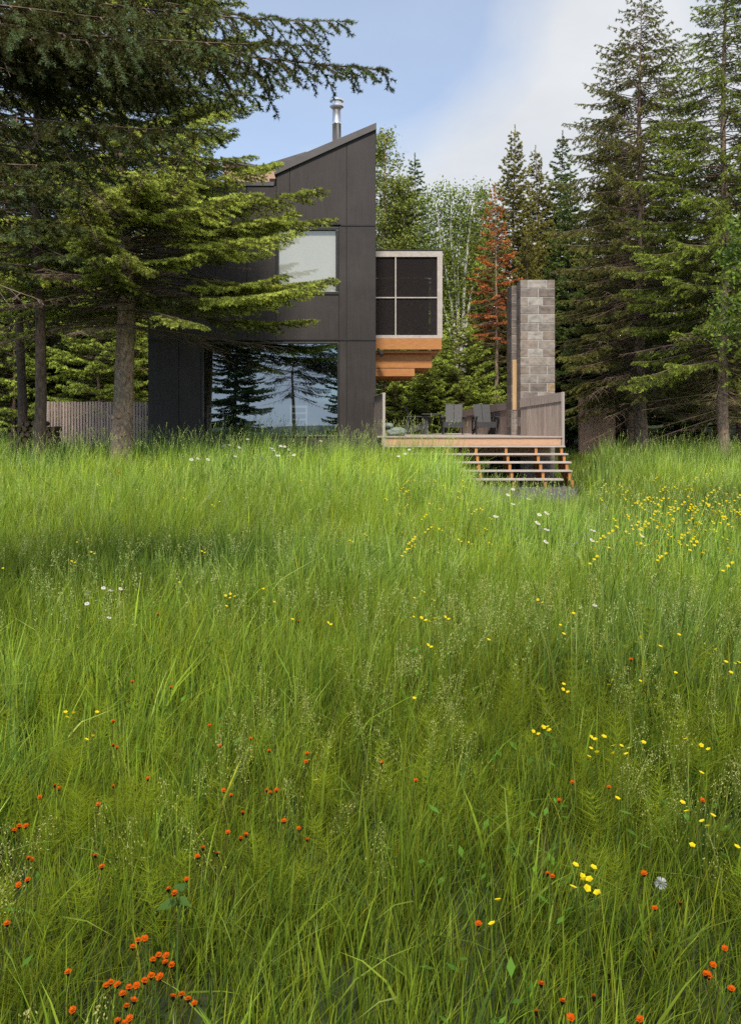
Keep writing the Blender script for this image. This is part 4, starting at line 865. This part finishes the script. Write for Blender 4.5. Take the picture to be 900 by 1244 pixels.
#              count sigma  height width lean curl
KP = np.array([[13, .050, .86, .0064, .22, .28], [9, .045, 1.02, .0115, .17, .26], [20, .055, .66, .0042, .34, .40], [6, .040, 1.00, .0150, .22, .60], [2, .06, .95, .0032, .7, .25]])
VV, TT, CC, base_i = [], [], [], 0
def emit(V, T, C):
    global base_i
    VV.append(V); TT.append(T + base_i); CC.append(C); base_i += len(V)
def meadow(y0, y1, cl_dens, levels, wmul):
    x, y = area_points(y0, y1, cl_dens); n = len(x); n1, n2, n3 = smp('n1', x, y), smp('n2', x, y), smp('n3', x, y)
    near = sst(5.0, 2.6, y); q = nr.random(n); kind = np.zeros(n, int)
    kind[(q < .30 + .25 * (n2 > .1))] = 2; kind[(n1 > .02 + .25 * near) & (q > .38)] = 1; kind[q > .90] = 3; kind[q > .970] = 4
    kind[(q < near * (.58 + .5 * n1))] = 2
    p = KP[kind]; cnt = np.maximum(1, (p[:, 0] * (.6 + .8 * nr.random(n)))).astype(int); idx = np.repeat(np.arange(n), cnt); m_ = len(idx)
    bx_ = x[idx] + nr.normal(size=m_) * p[idx, 1]; by_ = y[idx] + nr.normal(size=m_) * p[idx, 1]
    gh = smp('G', bx_, by_) * (.72 + .5 * nr.random(n))[idx] * p[idx, 2] * (.55 + .62 * nr.random(m_)) * (1 + .25 * n3[idx])
    bz_ = smp('H', bx_, by_) - .012
    ca = nr.random(n) * 2 * math.pi; la = ca[idx] + nr.normal(size=m_) * 1.1; le = p[idx, 4] * (.3 + 1.1 * nr.random(m_)); cu = p[idx, 5] * nr.random(m_) ** 1.6 * 1.7
    lx, ly = np.cos(la) + .35, np.sin(la) - .05
    fa = la + math.pi / 2 + nr.normal(size=m_) * .6; ww = p[idx, 3] * (.6 + .7 * nr.random(m_)); ww = np.maximum(ww * wmul, by_ * .00022)
    pal = PAL[kind[idx]]; t = nr.random(m_)[:, None]; c = np.where(t < .5, pal[:, 0] + (pal[:, 1] - pal[:, 0]) * t * 2, pal[:, 1] + (pal[:, 2] - pal[:, 1]) * (t * 2 - 1))
    n4 = smp('n4', bx_, by_)[:, None]
    c = c * (.66 + .68 * nr.random(n))[idx][:, None] * (.8 + .4 * nr.random((m_, 1))) * (1 + .62 * n4) * (.66 + .34 * sst(2.3, 6, by_) + .26 * sst(6, 15, by_))[:, None] * 1.0  # foreground shade and sunlit distance are painted into the blade colour
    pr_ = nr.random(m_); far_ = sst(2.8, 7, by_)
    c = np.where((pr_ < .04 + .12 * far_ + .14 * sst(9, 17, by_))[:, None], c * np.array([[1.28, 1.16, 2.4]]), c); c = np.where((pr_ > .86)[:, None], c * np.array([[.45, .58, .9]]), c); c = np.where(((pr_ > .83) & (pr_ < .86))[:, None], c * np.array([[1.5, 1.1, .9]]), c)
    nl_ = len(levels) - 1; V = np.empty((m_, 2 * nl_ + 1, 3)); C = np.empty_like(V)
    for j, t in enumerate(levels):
        off = gh * (le * t + cu * t ** 2.4); P = np.stack([bx_ + lx * off, by_ + ly * off, bz_ + gh * (t - .42 * cu * t ** 2.6)], 1); cj = c * (.22 + 1.08 * t)  # dark root to bright tip: self-shadowing painted into the blade colour
        if j < nl_:
            hw = (ww / 2 * (1 - t ** 1.7) * (1 if j else .75))[:, None] * np.stack([np.cos(fa), np.sin(fa), np.zeros(m_)], 1)
            V[:, 2 * j] = P - hw; V[:, 2 * j + 1] = P + hw; C[:, 2 * j] = cj; C[:, 2 * j + 1] = cj
        else: V[:, 2 * nl_] = P; C[:, 2 * nl_] = cj
    T = []
    for j in range(nl_ - 1): T += [(2 * j, 2 * j + 1, 2 * j + 3), (2 * j, 2 * j + 3, 2 * j + 2)]
    T.append((2 * nl_ - 2, 2 * nl_ - 1, 2 * nl_)); T = (np.array(T)[None] + (np.arange(m_) * (2 * nl_ + 1))[:, None, None]).reshape(-1, 3)
    emit(V.reshape(-1, 3), T, C.reshape(-1, 3))
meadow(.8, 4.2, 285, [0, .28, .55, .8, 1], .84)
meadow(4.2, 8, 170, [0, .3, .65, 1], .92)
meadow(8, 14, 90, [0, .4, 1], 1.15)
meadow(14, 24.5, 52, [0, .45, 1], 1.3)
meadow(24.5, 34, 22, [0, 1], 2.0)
def stalks(x, y, hmul, grains, plume, spread, gs, gcol, scol, sw=1.0):
    n = len(x); z = smp('H', x, y); hh = smp('G', x, y) * hmul * (.8 + .4 * nr.random(n)); P = np.stack([x, y, z], 1)
    l1 = np.stack([nr.normal(size=n) * .09, nr.normal(size=n) * .09, np.full(n, .6)], 1) * hh[:, None]; l2 = np.stack([nr.normal(size=n) * .14 + .03, nr.normal(size=n) * .12, np.full(n, .42)], 1) * hh[:, None]
    A, B = P + l1, P + l1 + l2; w_ = np.maximum(.0015 * sw, y * .00011)
    for p0, p1, ra, rb in ((P, A, w_, w_ * .8), (A, B, w_ * .8, w_ * .5)):
        V, T, C = sticks(p0, p1, ra, rb); emit(V, T, C * np.array(scol))
    d = nrm(B - A); idx = np.repeat(np.arange(n), grains); m_ = len(idx); t = nr.random(m_); Q = B[idx] - d[idx] * (plume * t)[:, None] + nr.normal(size=(m_, 3)) * (spread * (.2 + t))[:, None] * np.array([1, 1, .6])
    s = np.maximum(gs, y[idx] * .0002)[:, None] * (.7 + .6 * nr.random((m_, 1))); ax = nrm(nr.normal(size=(m_, 3)) * .5 + d[idx]); sd = nrm(np.cross(ax, nr.normal(size=(m_, 3))))
    V = np.stack([Q - ax * s, Q + sd * s * .42, Q + ax * s, Q - sd * s * .42], 1); T = (np.array([[0, 1, 2], [0, 2, 3]])[None] + (np.arange(m_) * 4)[:, None, None]).reshape(-1, 3)
    emit(V.reshape(-1, 3), T, np.repeat(np.array(gcol)[None] * (.7 + .6 * nr.random((m_, 1))), 4, axis=0))
def patchy(x, y, k, lo): 
    m_ = smp(k, x, y) + nr.normal(size=len(x)) * .12 > lo; return x[m_], y[m_]
stalks(*patchy(*area_points(1.2, 5.5, 30), 'n2', -.02), 1.16, 110, .16, .032, .0032, (.26, .25, .115), (.11, .14, .045))          # loose panicles
stalks(*patchy(*area_points(4.5, 12, 30), 'n2', -.25), 1.10, 30, .13, .014, .0050, (.25, .27, .13), (.12, .17, .05))
stalks(*patchy(*area_points(10, 22.4, 16), 'n1', -.4), 1.12, 16, .12, .006, .008, (.27, .31, .13), (.13, .18, .06))
k = 260; stalks(nr.uniform(-5.8, 1.2, k), nr.uniform(20.4, 22.3, k), 1.32, 20, .10, .005, .008, (.30, .33, .16), (.14, .18, .06), 1.4)      # tall heads against the house
k = 60; stalks(nr.uniform(.1, 1.9, k), nr.uniform(19.8, 21.0, k), 1.45, 20, .10, .005, .008, (.30, .33, .16), (.14, .18, .06), 1.4)
k = 50; stalks(nr.uniform(-9.5, -5.5, k), nr.uniform(16.5, 20.5, k), 1.35, 20, .10, .005, .008, (.30, .33, .16), (.14, .18, .06), 1.4)
# horsetails: feathery whorls among the foreground grass
x, y = patchy(*area_points(1.2, 5.4, 40), 'n1', -.12); n = len(x); z = smp('H', x, y); hh = smp('G', x, y) * .85 * (.6 + .55 * nr.random(n))
P = np.stack([x, y, z], 1); Q = P + np.stack([nr.normal(size=n) * .1, nr.normal(size=n) * .1, np.ones(n)], 1) * hh[:, None]
P = P + 0; Q = Q + np.stack([nr.normal(size=n) * .04, nr.normal(size=n) * .04, np.zeros(n)], 1)
V, T, C = sticks(P, Q, np.full(n, .0018), np.full(n, .0009)); emit(V, T, C * np.array((.10, .15, .03)))
W, B = 13, 15; i = np.repeat(np.arange(n), W * B); kk = np.tile(np.repeat(np.arange(W), B), n); jj = np.tile(np.arange(B), n * W); m_ = len(i)
t = np.clip(.16 + .8 * (kk + nr.random(m_) * .35 + (nr.random(n)[i] - .5)) / W, .05, .98); q = P[i] + (Q - P)[i] * t[:, None]; az = nr.random(m_) * 6.283; l = (.12 * (1.1 - t) + .04) * (.6 + .7 * nr.random(m_))
d = nrm(np.stack([np.cos(az), np.sin(az), .25 + .9 * nr.random(m_)], 1)); sd = nrm(np.cross(d, nr.normal(size=(m_, 3)))) * .0007
V = np.stack([q - sd, q + sd, q + d * l[:, None]], 1).reshape(-1, 3); c = np.array((.125, .150, .012))[None] * (.65 + .65 * nr.random((n, 1)))[i]
emit(V, np.arange(m_ * 3).reshape(-1, 3), np.repeat(c, 3, axis=0))
# low herbs with small oval leaves
x, y = patchy(*area_points(1.4, 9, 160), 'n3', .18); n = len(x); z = smp('H', x, y) + smp('G', x, y) * (.15 + .6 * nr.random(n)); P = np.stack([x, y, z], 1)
az = nr.random(n) * 6.283; u = nrm(np.stack([np.cos(az), np.sin(az), .2 + .5 * nr.random(n)], 1)); v = nrm(np.cross(u, np.array([[0, 0, 1.]]))); s_ = (.012 + .018 * nr.random((n, 1)))
V = np.stack([P, P + u * s_ + v * s_ * .42, P + u * s_ * 2, P + u * s_ - v * s_ * .42], 1); T = (np.array([[0, 1, 2], [0, 2, 3]])[None] + (np.arange(n) * 4)[:, None, None]).reshape(-1, 3)
emit(V.reshape(-1, 3), T, np.repeat(np.array((.06, .12, .022))[None] * (.6 + .8 * nr.random((n, 1))), 4, axis=0))
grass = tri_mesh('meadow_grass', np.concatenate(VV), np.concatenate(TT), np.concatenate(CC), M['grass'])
print('meadow triangles', len(grass.data.polygons))
tag(grass, 'tall green meadow grass with seed heads covering the ground before the house', 'grass', kind='stuff')

# ------------------------------------------------------------------ flowers: every one an object of its own
def land(px, py, hgt):
    """where the ray through a photo pixel meets the layer of flower heads, hgt above the grass"""
    Y = 1.2
    while Y < 40:
        if Z(py, Y) < H(X(px, Y), Y) + GH(X(px, Y), Y) * hgt: break
        Y += .01
    return X(px, Y), Y
def disk(g, c, nrm_, r, n, col_in, col_out, jag=0., cone=.3):
    nrm_ = Vector(nrm_).normalized(); u = nrm_.cross(Vector((1, .3, 0))).normalized(); v = nrm_.cross(u); c = Vector(c)
    g.cur = col_in; o = len(g.v); g.add([c], [])
    g.cur = col_out; ring = [c + (u * math.cos(i * 2 * math.pi / n) + v * math.sin(i * 2 * math.pi / n)) * r * (1 - jag * (i % 2)) + nrm_ * r * cone for i in range(n)]; g.add(ring, [])
    for i in range(n): g.f.append([o, o + 1 + i, o + 1 + (i + 1) % n]); g.mi.append(g.m)
rng = random.Random(23)
ORG, ORC = (.70, .095, .006), (.78, .24, .012)
def hawk_variant(heads, seed):
    rr = random.Random(seed); r = empty('hawkweed', (0, 0, 0), 'x', 'flower')
    g = MB(); g.cur = (.10, .09, .03); bend = rr.uniform(-.05, .05)
    g.tube([(bend * 1.5, 0, -.36), (bend, .01, -.18), (0, 0, -.012)], [.0016, .0014, .0013], 5)
    for (dx_, dy_, dz_) in heads[1:]: g.tube([(0, 0, -.05), (dx_ * .7, dy_ * .7, dz_ - .02), (dx_, dy_, dz_ - .01)], [.0012, .0011, .0011], 5)
    g.build('stem', M['flower'], r, local=True)
    for (dx_, dy_, dz_) in heads:
        op = rr.random(); g = MB(); rad = rr.uniform(.0095, .012); nv = Vector((rr.uniform(-.3, .3), rr.uniform(-.6, .1), 1))
        nv.normalize(); pu = nv.cross(Vector((1, .2, 0))).normalized(); pv = nv.cross(pu); c0 = Vector((dx_, dy_, dz_))
        for (np_, r0_, r1_, lift, dz2) in ((17, .0012, rad, rr.uniform(.05, .3), 0), (14, .0008, rad * .72, .5, .0012), (9, .0004, rad * .4, .9, .002)):
            for i in range(np_):
                a = 6.2832 * (i + rr.uniform(-.2, .2)) / np_; d_ = pu * math.cos(a) + pv * math.sin(a); s_ = pv * math.cos(a) - pu * math.sin(a); l_ = r1_ * rr.uniform(.82, 1.08); wp = 2.4 * r1_ / np_; lf = nv * l_ * (lift + rr.uniform(-.1, .1)); o = len(g.v)
                k = rr.uniform(.75, 1.15); g.cur = tuple(q * k for q in ORC); g.add([c0 + nv * dz2 + d_ * r0_], []); g.cur = tuple(q * k for q in ORG)
                g.add([c0 + nv * dz2 + d_ * l_ * .93 + lf - s_ * wp, c0 + nv * dz2 + d_ * l_ + lf * 1.05, c0 + nv * dz2 + d_ * l_ * .93 + lf + s_ * wp], []); g.f.append([o, o + 1, o + 2, o + 3]); g.mi.append(0)
        h_ = g.build('flower_head', M['flower'], r, local=True)
        g = MB(); g.cur = (.018, .014, .010); g.tube([(dx_, dy_, dz_ - .011), (dx_, dy_, dz_ - .006), (dx_, dy_, dz_ - .0005)], [.0022, .0048, .0052], 8); g.build('calyx', M['flower'], h_, local=True)
    return r
hv = [hawk_variant([(0, 0, 0)], 1), hawk_variant([(0, 0, 0), (.017, .006, -.012)], 2), hawk_variant([(0, 0, 0), (.021, .006, -.004), (-.016, -.004, -.013)], 3), hawk_variant([(0, 0, 0)], 4)]
used = set()
def put(src, px, py, hgt, label, group, s=1.0, key=None):
    s *= {'hawkweed': .82, 'buttercup': .78, 'daisy': .80}.get(src.name.split('.')[0], 1)
    x, Y = land(px, py, hgt); z = Z(py, Y)
    if id(src) not in used: o = src; used.add(id(src))
    else: o = copy_tree(src)
    o.location = (x, Y, z); o.rotation_euler = (0, 0, rng.uniform(-.6, .6) + (3.14 if rng.random() < .3 else 0)); o.scale = (s, s, s); tag(o, label, None, group); return o
HW1 = [(138,876),(138,905),(255,881),(305,897),(267,906),(327,912),(373,915),(372,925),(180,946),(67,954),(49,968),(138,955),(120,977),(272,960),(281,966),(324,960),(336,960),(295,987),(345,997),(277,1011),(363,1006),(373,1020),(299,1014),
       (247,1030),(240,1040),(264,1037),(35,1042),(116,1039),(124,1053),(23,1075),(34,1069),(227,1068),(205,1080),(9,1122),(83,1181),(163,1215),(149,1207),(236,1219),(143,1240),(158,1237),(89,1227),(201,1169)]
HWC = [(24,1003),(168,1142),(193,1160),(184,1185),(135,1193),(157,1199),(221,1208)]
HW2 = [(464,926),(505,948),(695,950),(679,972),(739,956),(853,972),(782,1061),(826,1097),(795,1103),(581,1122),(880,1152),(866,1172),(888,1201),(657,1195),(683,1216),(721,1211),(651,1229),(777,1238),(693,1236)]
HWD = [(665,1061),(857,1183)]
for p in HW1: put(rng.choice((hv[0], hv[0], hv[3], hv[1])), *p, 1.02, 'orange hawkweed on a thin stem in the left half of the meadow front', 'hawkweeds in the left foreground', rng.uniform(.85, 1.12))
for p in HWC: put(hv[2], *p, 1.05, 'bunch of orange hawkweed heads on one stem at the lower left', 'bunched hawkweeds at the lower left', rng.uniform(1, 1.15))
for p in HW2: put(rng.choice((hv[0], hv[3])), *p, 1.02, 'orange hawkweed on a thin stem in the right half of the meadow front', 'hawkweeds in the right foreground', rng.uniform(.9, 1.15))
put(hv[1], 665, 1061, 1.0, 'pair of small orange hawkweed heads right of the middle, behind yellow buttercups', None); put(hv[1], 857, 1183, 1.02, 'pair of orange hawkweed heads close to the right edge', None, 1.15)
for p in [(766,801),(208,835),(161,828),(363,755),(192,746)]: put(hv[0], *p, .98, 'lone orange hawkweed farther back in the grass', 'hawkweeds farther back in the meadow', 1.1)
put(hv[0], 145, 574, 1.0, 'orange flower in the grass at the foot of the knotty spruce', None, 1.6); put(hv[0], 236, 558, 1.0, 'orange flower below the house wall left of the daisies', None, 1.5)
def butter(seed, heads):
    rr = random.Random(seed); g = MB(); g.cur = (.09, .13, .03); g.tube([(rr.uniform(-.05, .05), 0, -.45), (.01, 0, -.2), (0, 0, -.003)], [.0016, .0013, .001], 4)
    for (dx_, dy_, dz_) in heads[1:]: g.tube([(0, 0, -.12), (dx_ * .8, dy_ * .8, dz_ - .04), (dx_, dy_, dz_ - .003)], [.0011, .001, .0009], 4)
    for (dx_, dy_, dz_) in heads: disk(g, (dx_, dy_, dz_), (rr.uniform(-.4, .4), rr.uniform(-.9, -.1), 1), .0125, 10, (.62, .46, .01), (.95, .76, .02), .22, .6)
    return tag(g.build('buttercup', M['flower']), 'x', 'flower')
bv = [butter(1, [(0, 0, 0)]), butter(2, [(0, 0, 0), (.035, .01, -.02)]), butter(3, [(0, 0, 0), (-.03, 0, -.03), (.03, .02, .02)])]
BC1 = [(80,866),(90,867),(118,866),(113,895),(384,949),(245,670),(274,724),(280,722),(275,737),(320,716),(328,717),(341,718),(333,732),(355,753),(384,758),(398,757),(170,626),(172,693),(218,708),(4,691),(111,671),(87,682)]
BC2 = [(503,849),(647,889),(659,884),(665,884),(717,910),(725,915),(733,896),(745,907),(745,916),(754,907),(764,910),(761,917),(781,903),(833,899),(851,906),(717,896),(503,727),(515,720),(527,730),(502,750),(511,751),(525,768),(528,752),(540,750),(519,784),(593,778),(653,729),(668,726),(670,736),(684,771),(684,832),(683,838),
       (787,662),(795,661),(810,663),(824,660),(828,675),(778,775),(801,786),(824,772),(820,818),(869,790),(881,805),(892,807),(887,818),(897,806),(680,760),(696,746),(744,827),(777,828)]
BC3 = [(828,976),(834,987),(865,992),(853,999),(859,1005),(840,1028),(720,1055),(698,1052),(894,1030),(605,1095),(598,1124),(778,856),(851,940),(749,971)]
BC4 = [(709,1070),(712,1080),(706,1066)]
for p in BC1: put(rng.choice(bv[:2]), *p, 1.03, 'yellow buttercup in the grass of the left and middle meadow', 'buttercups in the left meadow')
for p in BC2: put(rng.choice(bv[:2]), *p, 1.03, 'yellow buttercup in the grass of the middle and right meadow', 'buttercups in the right meadow', rng.uniform(.9, 1.2))
for p in BC3: put(bv[0], *p, 1.05, 'yellow buttercup among orange hawkweeds in the right foreground', 'buttercups in the right foreground', 1.1)
for p in BC4: put(bv[1], *p, 1.05, 'tight yellow buttercup bunch in the right foreground', 'yellow bunch in the right foreground', 1.2)
n_b = 0
while n_b < 185:                                                                  # the yellow drift at the right
    px, py = rng.gauss(832, 58), rng.gauss(620, 29)
    if px > 905 or px < 720 or py < 572 or py > 690: continue
    put(rng.choice(bv), px, py, 1.04, 'yellow buttercup in the dense drift at the right under the spruces', 'buttercups in the drift at the right', rng.uniform(1.25, 1.8)); n_b += 1
n_b = 0
while n_b < 60:
    px, py = rng.gauss(525, 42), rng.gauss(628, 28)
    if px < 440 or px > 640 or py < 575: continue
    put(rng.choice(bv), px, py, 1.04, 'yellow buttercup in the loose drift before the steps', 'buttercups in the drift before the steps', rng.uniform(.9, 1.25)); n_b += 1
for _ in range(26): put(rng.choice(bv[:2]), rng.uniform(5, 460), rng.uniform(566, 660), 1.03, 'yellow buttercup far back in the left meadow', 'buttercups far back on the left', rng.uniform(.9, 1.2))
def daisy(seed, rad=.024):
    rr = random.Random(seed); g = MB(); g.cur = (.09, .13, .03); g.tube([(rr.uniform(-.05, .05), 0, -.45), (.01, 0, -.2), (0, 0, -.003)], [.002, .0016, .0014], 5)
    nv = Vector((rr.uniform(-.3, .3), rr.uniform(-.7, -.1), 1)).normalized(); u = nv.cross(Vector((1, .2, 0))).normalized(); v = nv.cross(u); n = 16
    for i in range(n):
        a = 2 * math.pi * i / n; d_ = u * math.cos(a) + v * math.sin(a); s_ = u * -math.sin(a) + v * math.cos(a); dr = nv * -rr.uniform(0, .25)
        g.cur = (.80, .80, .78); g.add([d_ * rad * .28, (d_ + dr * .5) * rad * .75 + s_ * rad * .15, (d_ + dr) * rad, (d_ + dr * .5) * rad * .75 - s_ * rad * .15], [(0, 1, 2, 3)])
    disk(g, nv * .002, nv, rad * .34, 10, (.75, .45, .02), (.65, .38, .015), 0, -.25)
    return tag(g.build('daisy', M['flower']), 'x', 'flower')
dv = [daisy(1), daisy(2)]
for p in [(106,720),(126,714),(135,717),(147,715),(106,733),(118,729)]: put(rng.choice(dv), *p, 1.06, 'white daisy in the small cluster in the left meadow', 'daisies in the cluster on the left', .8)
for p in [(133,750),(70,777),(722,735)]: put(dv[0], *p, 1.0, 'lone white daisy half sunk in the grass', 'lone daisies in the grass', .8)
for p in [(623,594),(636,590),(623,612),(602,627),(611,607),(638,602),(664,623),(679,600),(653,635),(657,643),(664,643),(624,642),(663,658),(720,644),(719,656),(831,613),(780,651),(735,615),(642,606),(617,601),(698,660),(712,650),(655,625)]:
    put(rng.choice(dv), *p, 1.06, 'white daisy in the grass before the steps', 'daisies before the steps', rng.uniform(1.2, 1.8))
for p in [(272,533),(279,536),(283,541),(291,537),(333,541),(338,546),(341,536),(346,534),(351,541),(366,534),(375,543),(390,530),(398,537),(357,548),(330,536),(367,546),(301,528),(253,549),(286,549),(384,538),(233,551),(241,550),(318,552)]:
    put(rng.choice(dv), p[0], p[1] + rng.uniform(4, 9), 1.02, 'white daisy in the grass under the big window', 'daisies under the big window', rng.uniform(1.5, 2.1))
for p in [(487,542),(492,546),(497,541),(503,544),(484,549)]: put(dv[1], p[0], p[1] + 5, 1.0, 'white daisy in the grass below the left end of the deck', 'daisies below the deck', 1.4)
g = MB(); g.cur = (.10, .13, .04); g.tube([(.02, 0, -.4), (0, 0, 0)], [.002, .0015], 5); rr = random.Random(3); g.cur = (.62, .62, .58)
for _ in range(90):
    v = Vector((rr.gauss(0, 1), rr.gauss(0, 1), rr.gauss(0, 1))).normalized(); u = v.cross(Vector((rr.random(), 1, rr.random()))).normalized(); g.add([v * .004, v * .017 + u * .002, v * .017 - u * .002], [(0, 1, 2)])
clock = tag(g.build('dandelion_clock', M['flower']), 'x', 'flower'); put(clock, 802, 1073, 1.03, 'pale grey dandelion clock in the right foreground', None)
# broad leaved plant in the left foreground
x_, y_ = land(215, 1100, .8); pl = empty('broad_leaf_plant', (x_, y_, H(x_, y_)), 'plant with two broad green leaves between the hawkweeds on the left', 'plant')
g = MB(); g.cur = (.08, .13, .03); zz = Z(1100, y_); g.tube([(x_, y_, H(x_, y_)), (x_ + .005, y_, zz + .05)], [.003, .0025], 6); g.build('stem', M['leaf'], pl)
for (a, ln, zo) in ((R(195), .045, 0), (R(80), .05, .03), (R(-15), .034, .01)):
    g = MB(); u = Vector((math.cos(a), math.sin(a) * .6, .25)).normalized(); v = u.cross(Vector((0, -.5, 1))).normalized(); o_ = Vector((x_, y_, zz + zo)); n = 9; L_, R_ = [], []
    for i in range(n + 1):
        t = i / n; wv = ln * .36 * math.sin(math.pi * t ** .75) + .0005; c = o_ + u * ln * 1.3 * t + Vector((0, 0, -.03 * t * t)); L_.append(c + v * wv + Vector((0, 0, .006))); R_.append(c - v * wv + Vector((0, 0, .006)))
    Cn_ = [(L_[i] + R_[i]) / 2 - Vector((0, 0, .006)) for i in range(n + 1)]; g.cur = (.07, .135, .028)
    g.add(L_ + Cn_ + R_, [(i, i + 1, n + 2 + i, n + 1 + i) for i in range(n)] + [(n + 1 + i, n + 2 + i, 2 * n + 3 + i, 2 * n + 2 + i) for i in range(n)]); g.build('leaf', M['leaf'], pl, smooth=True)
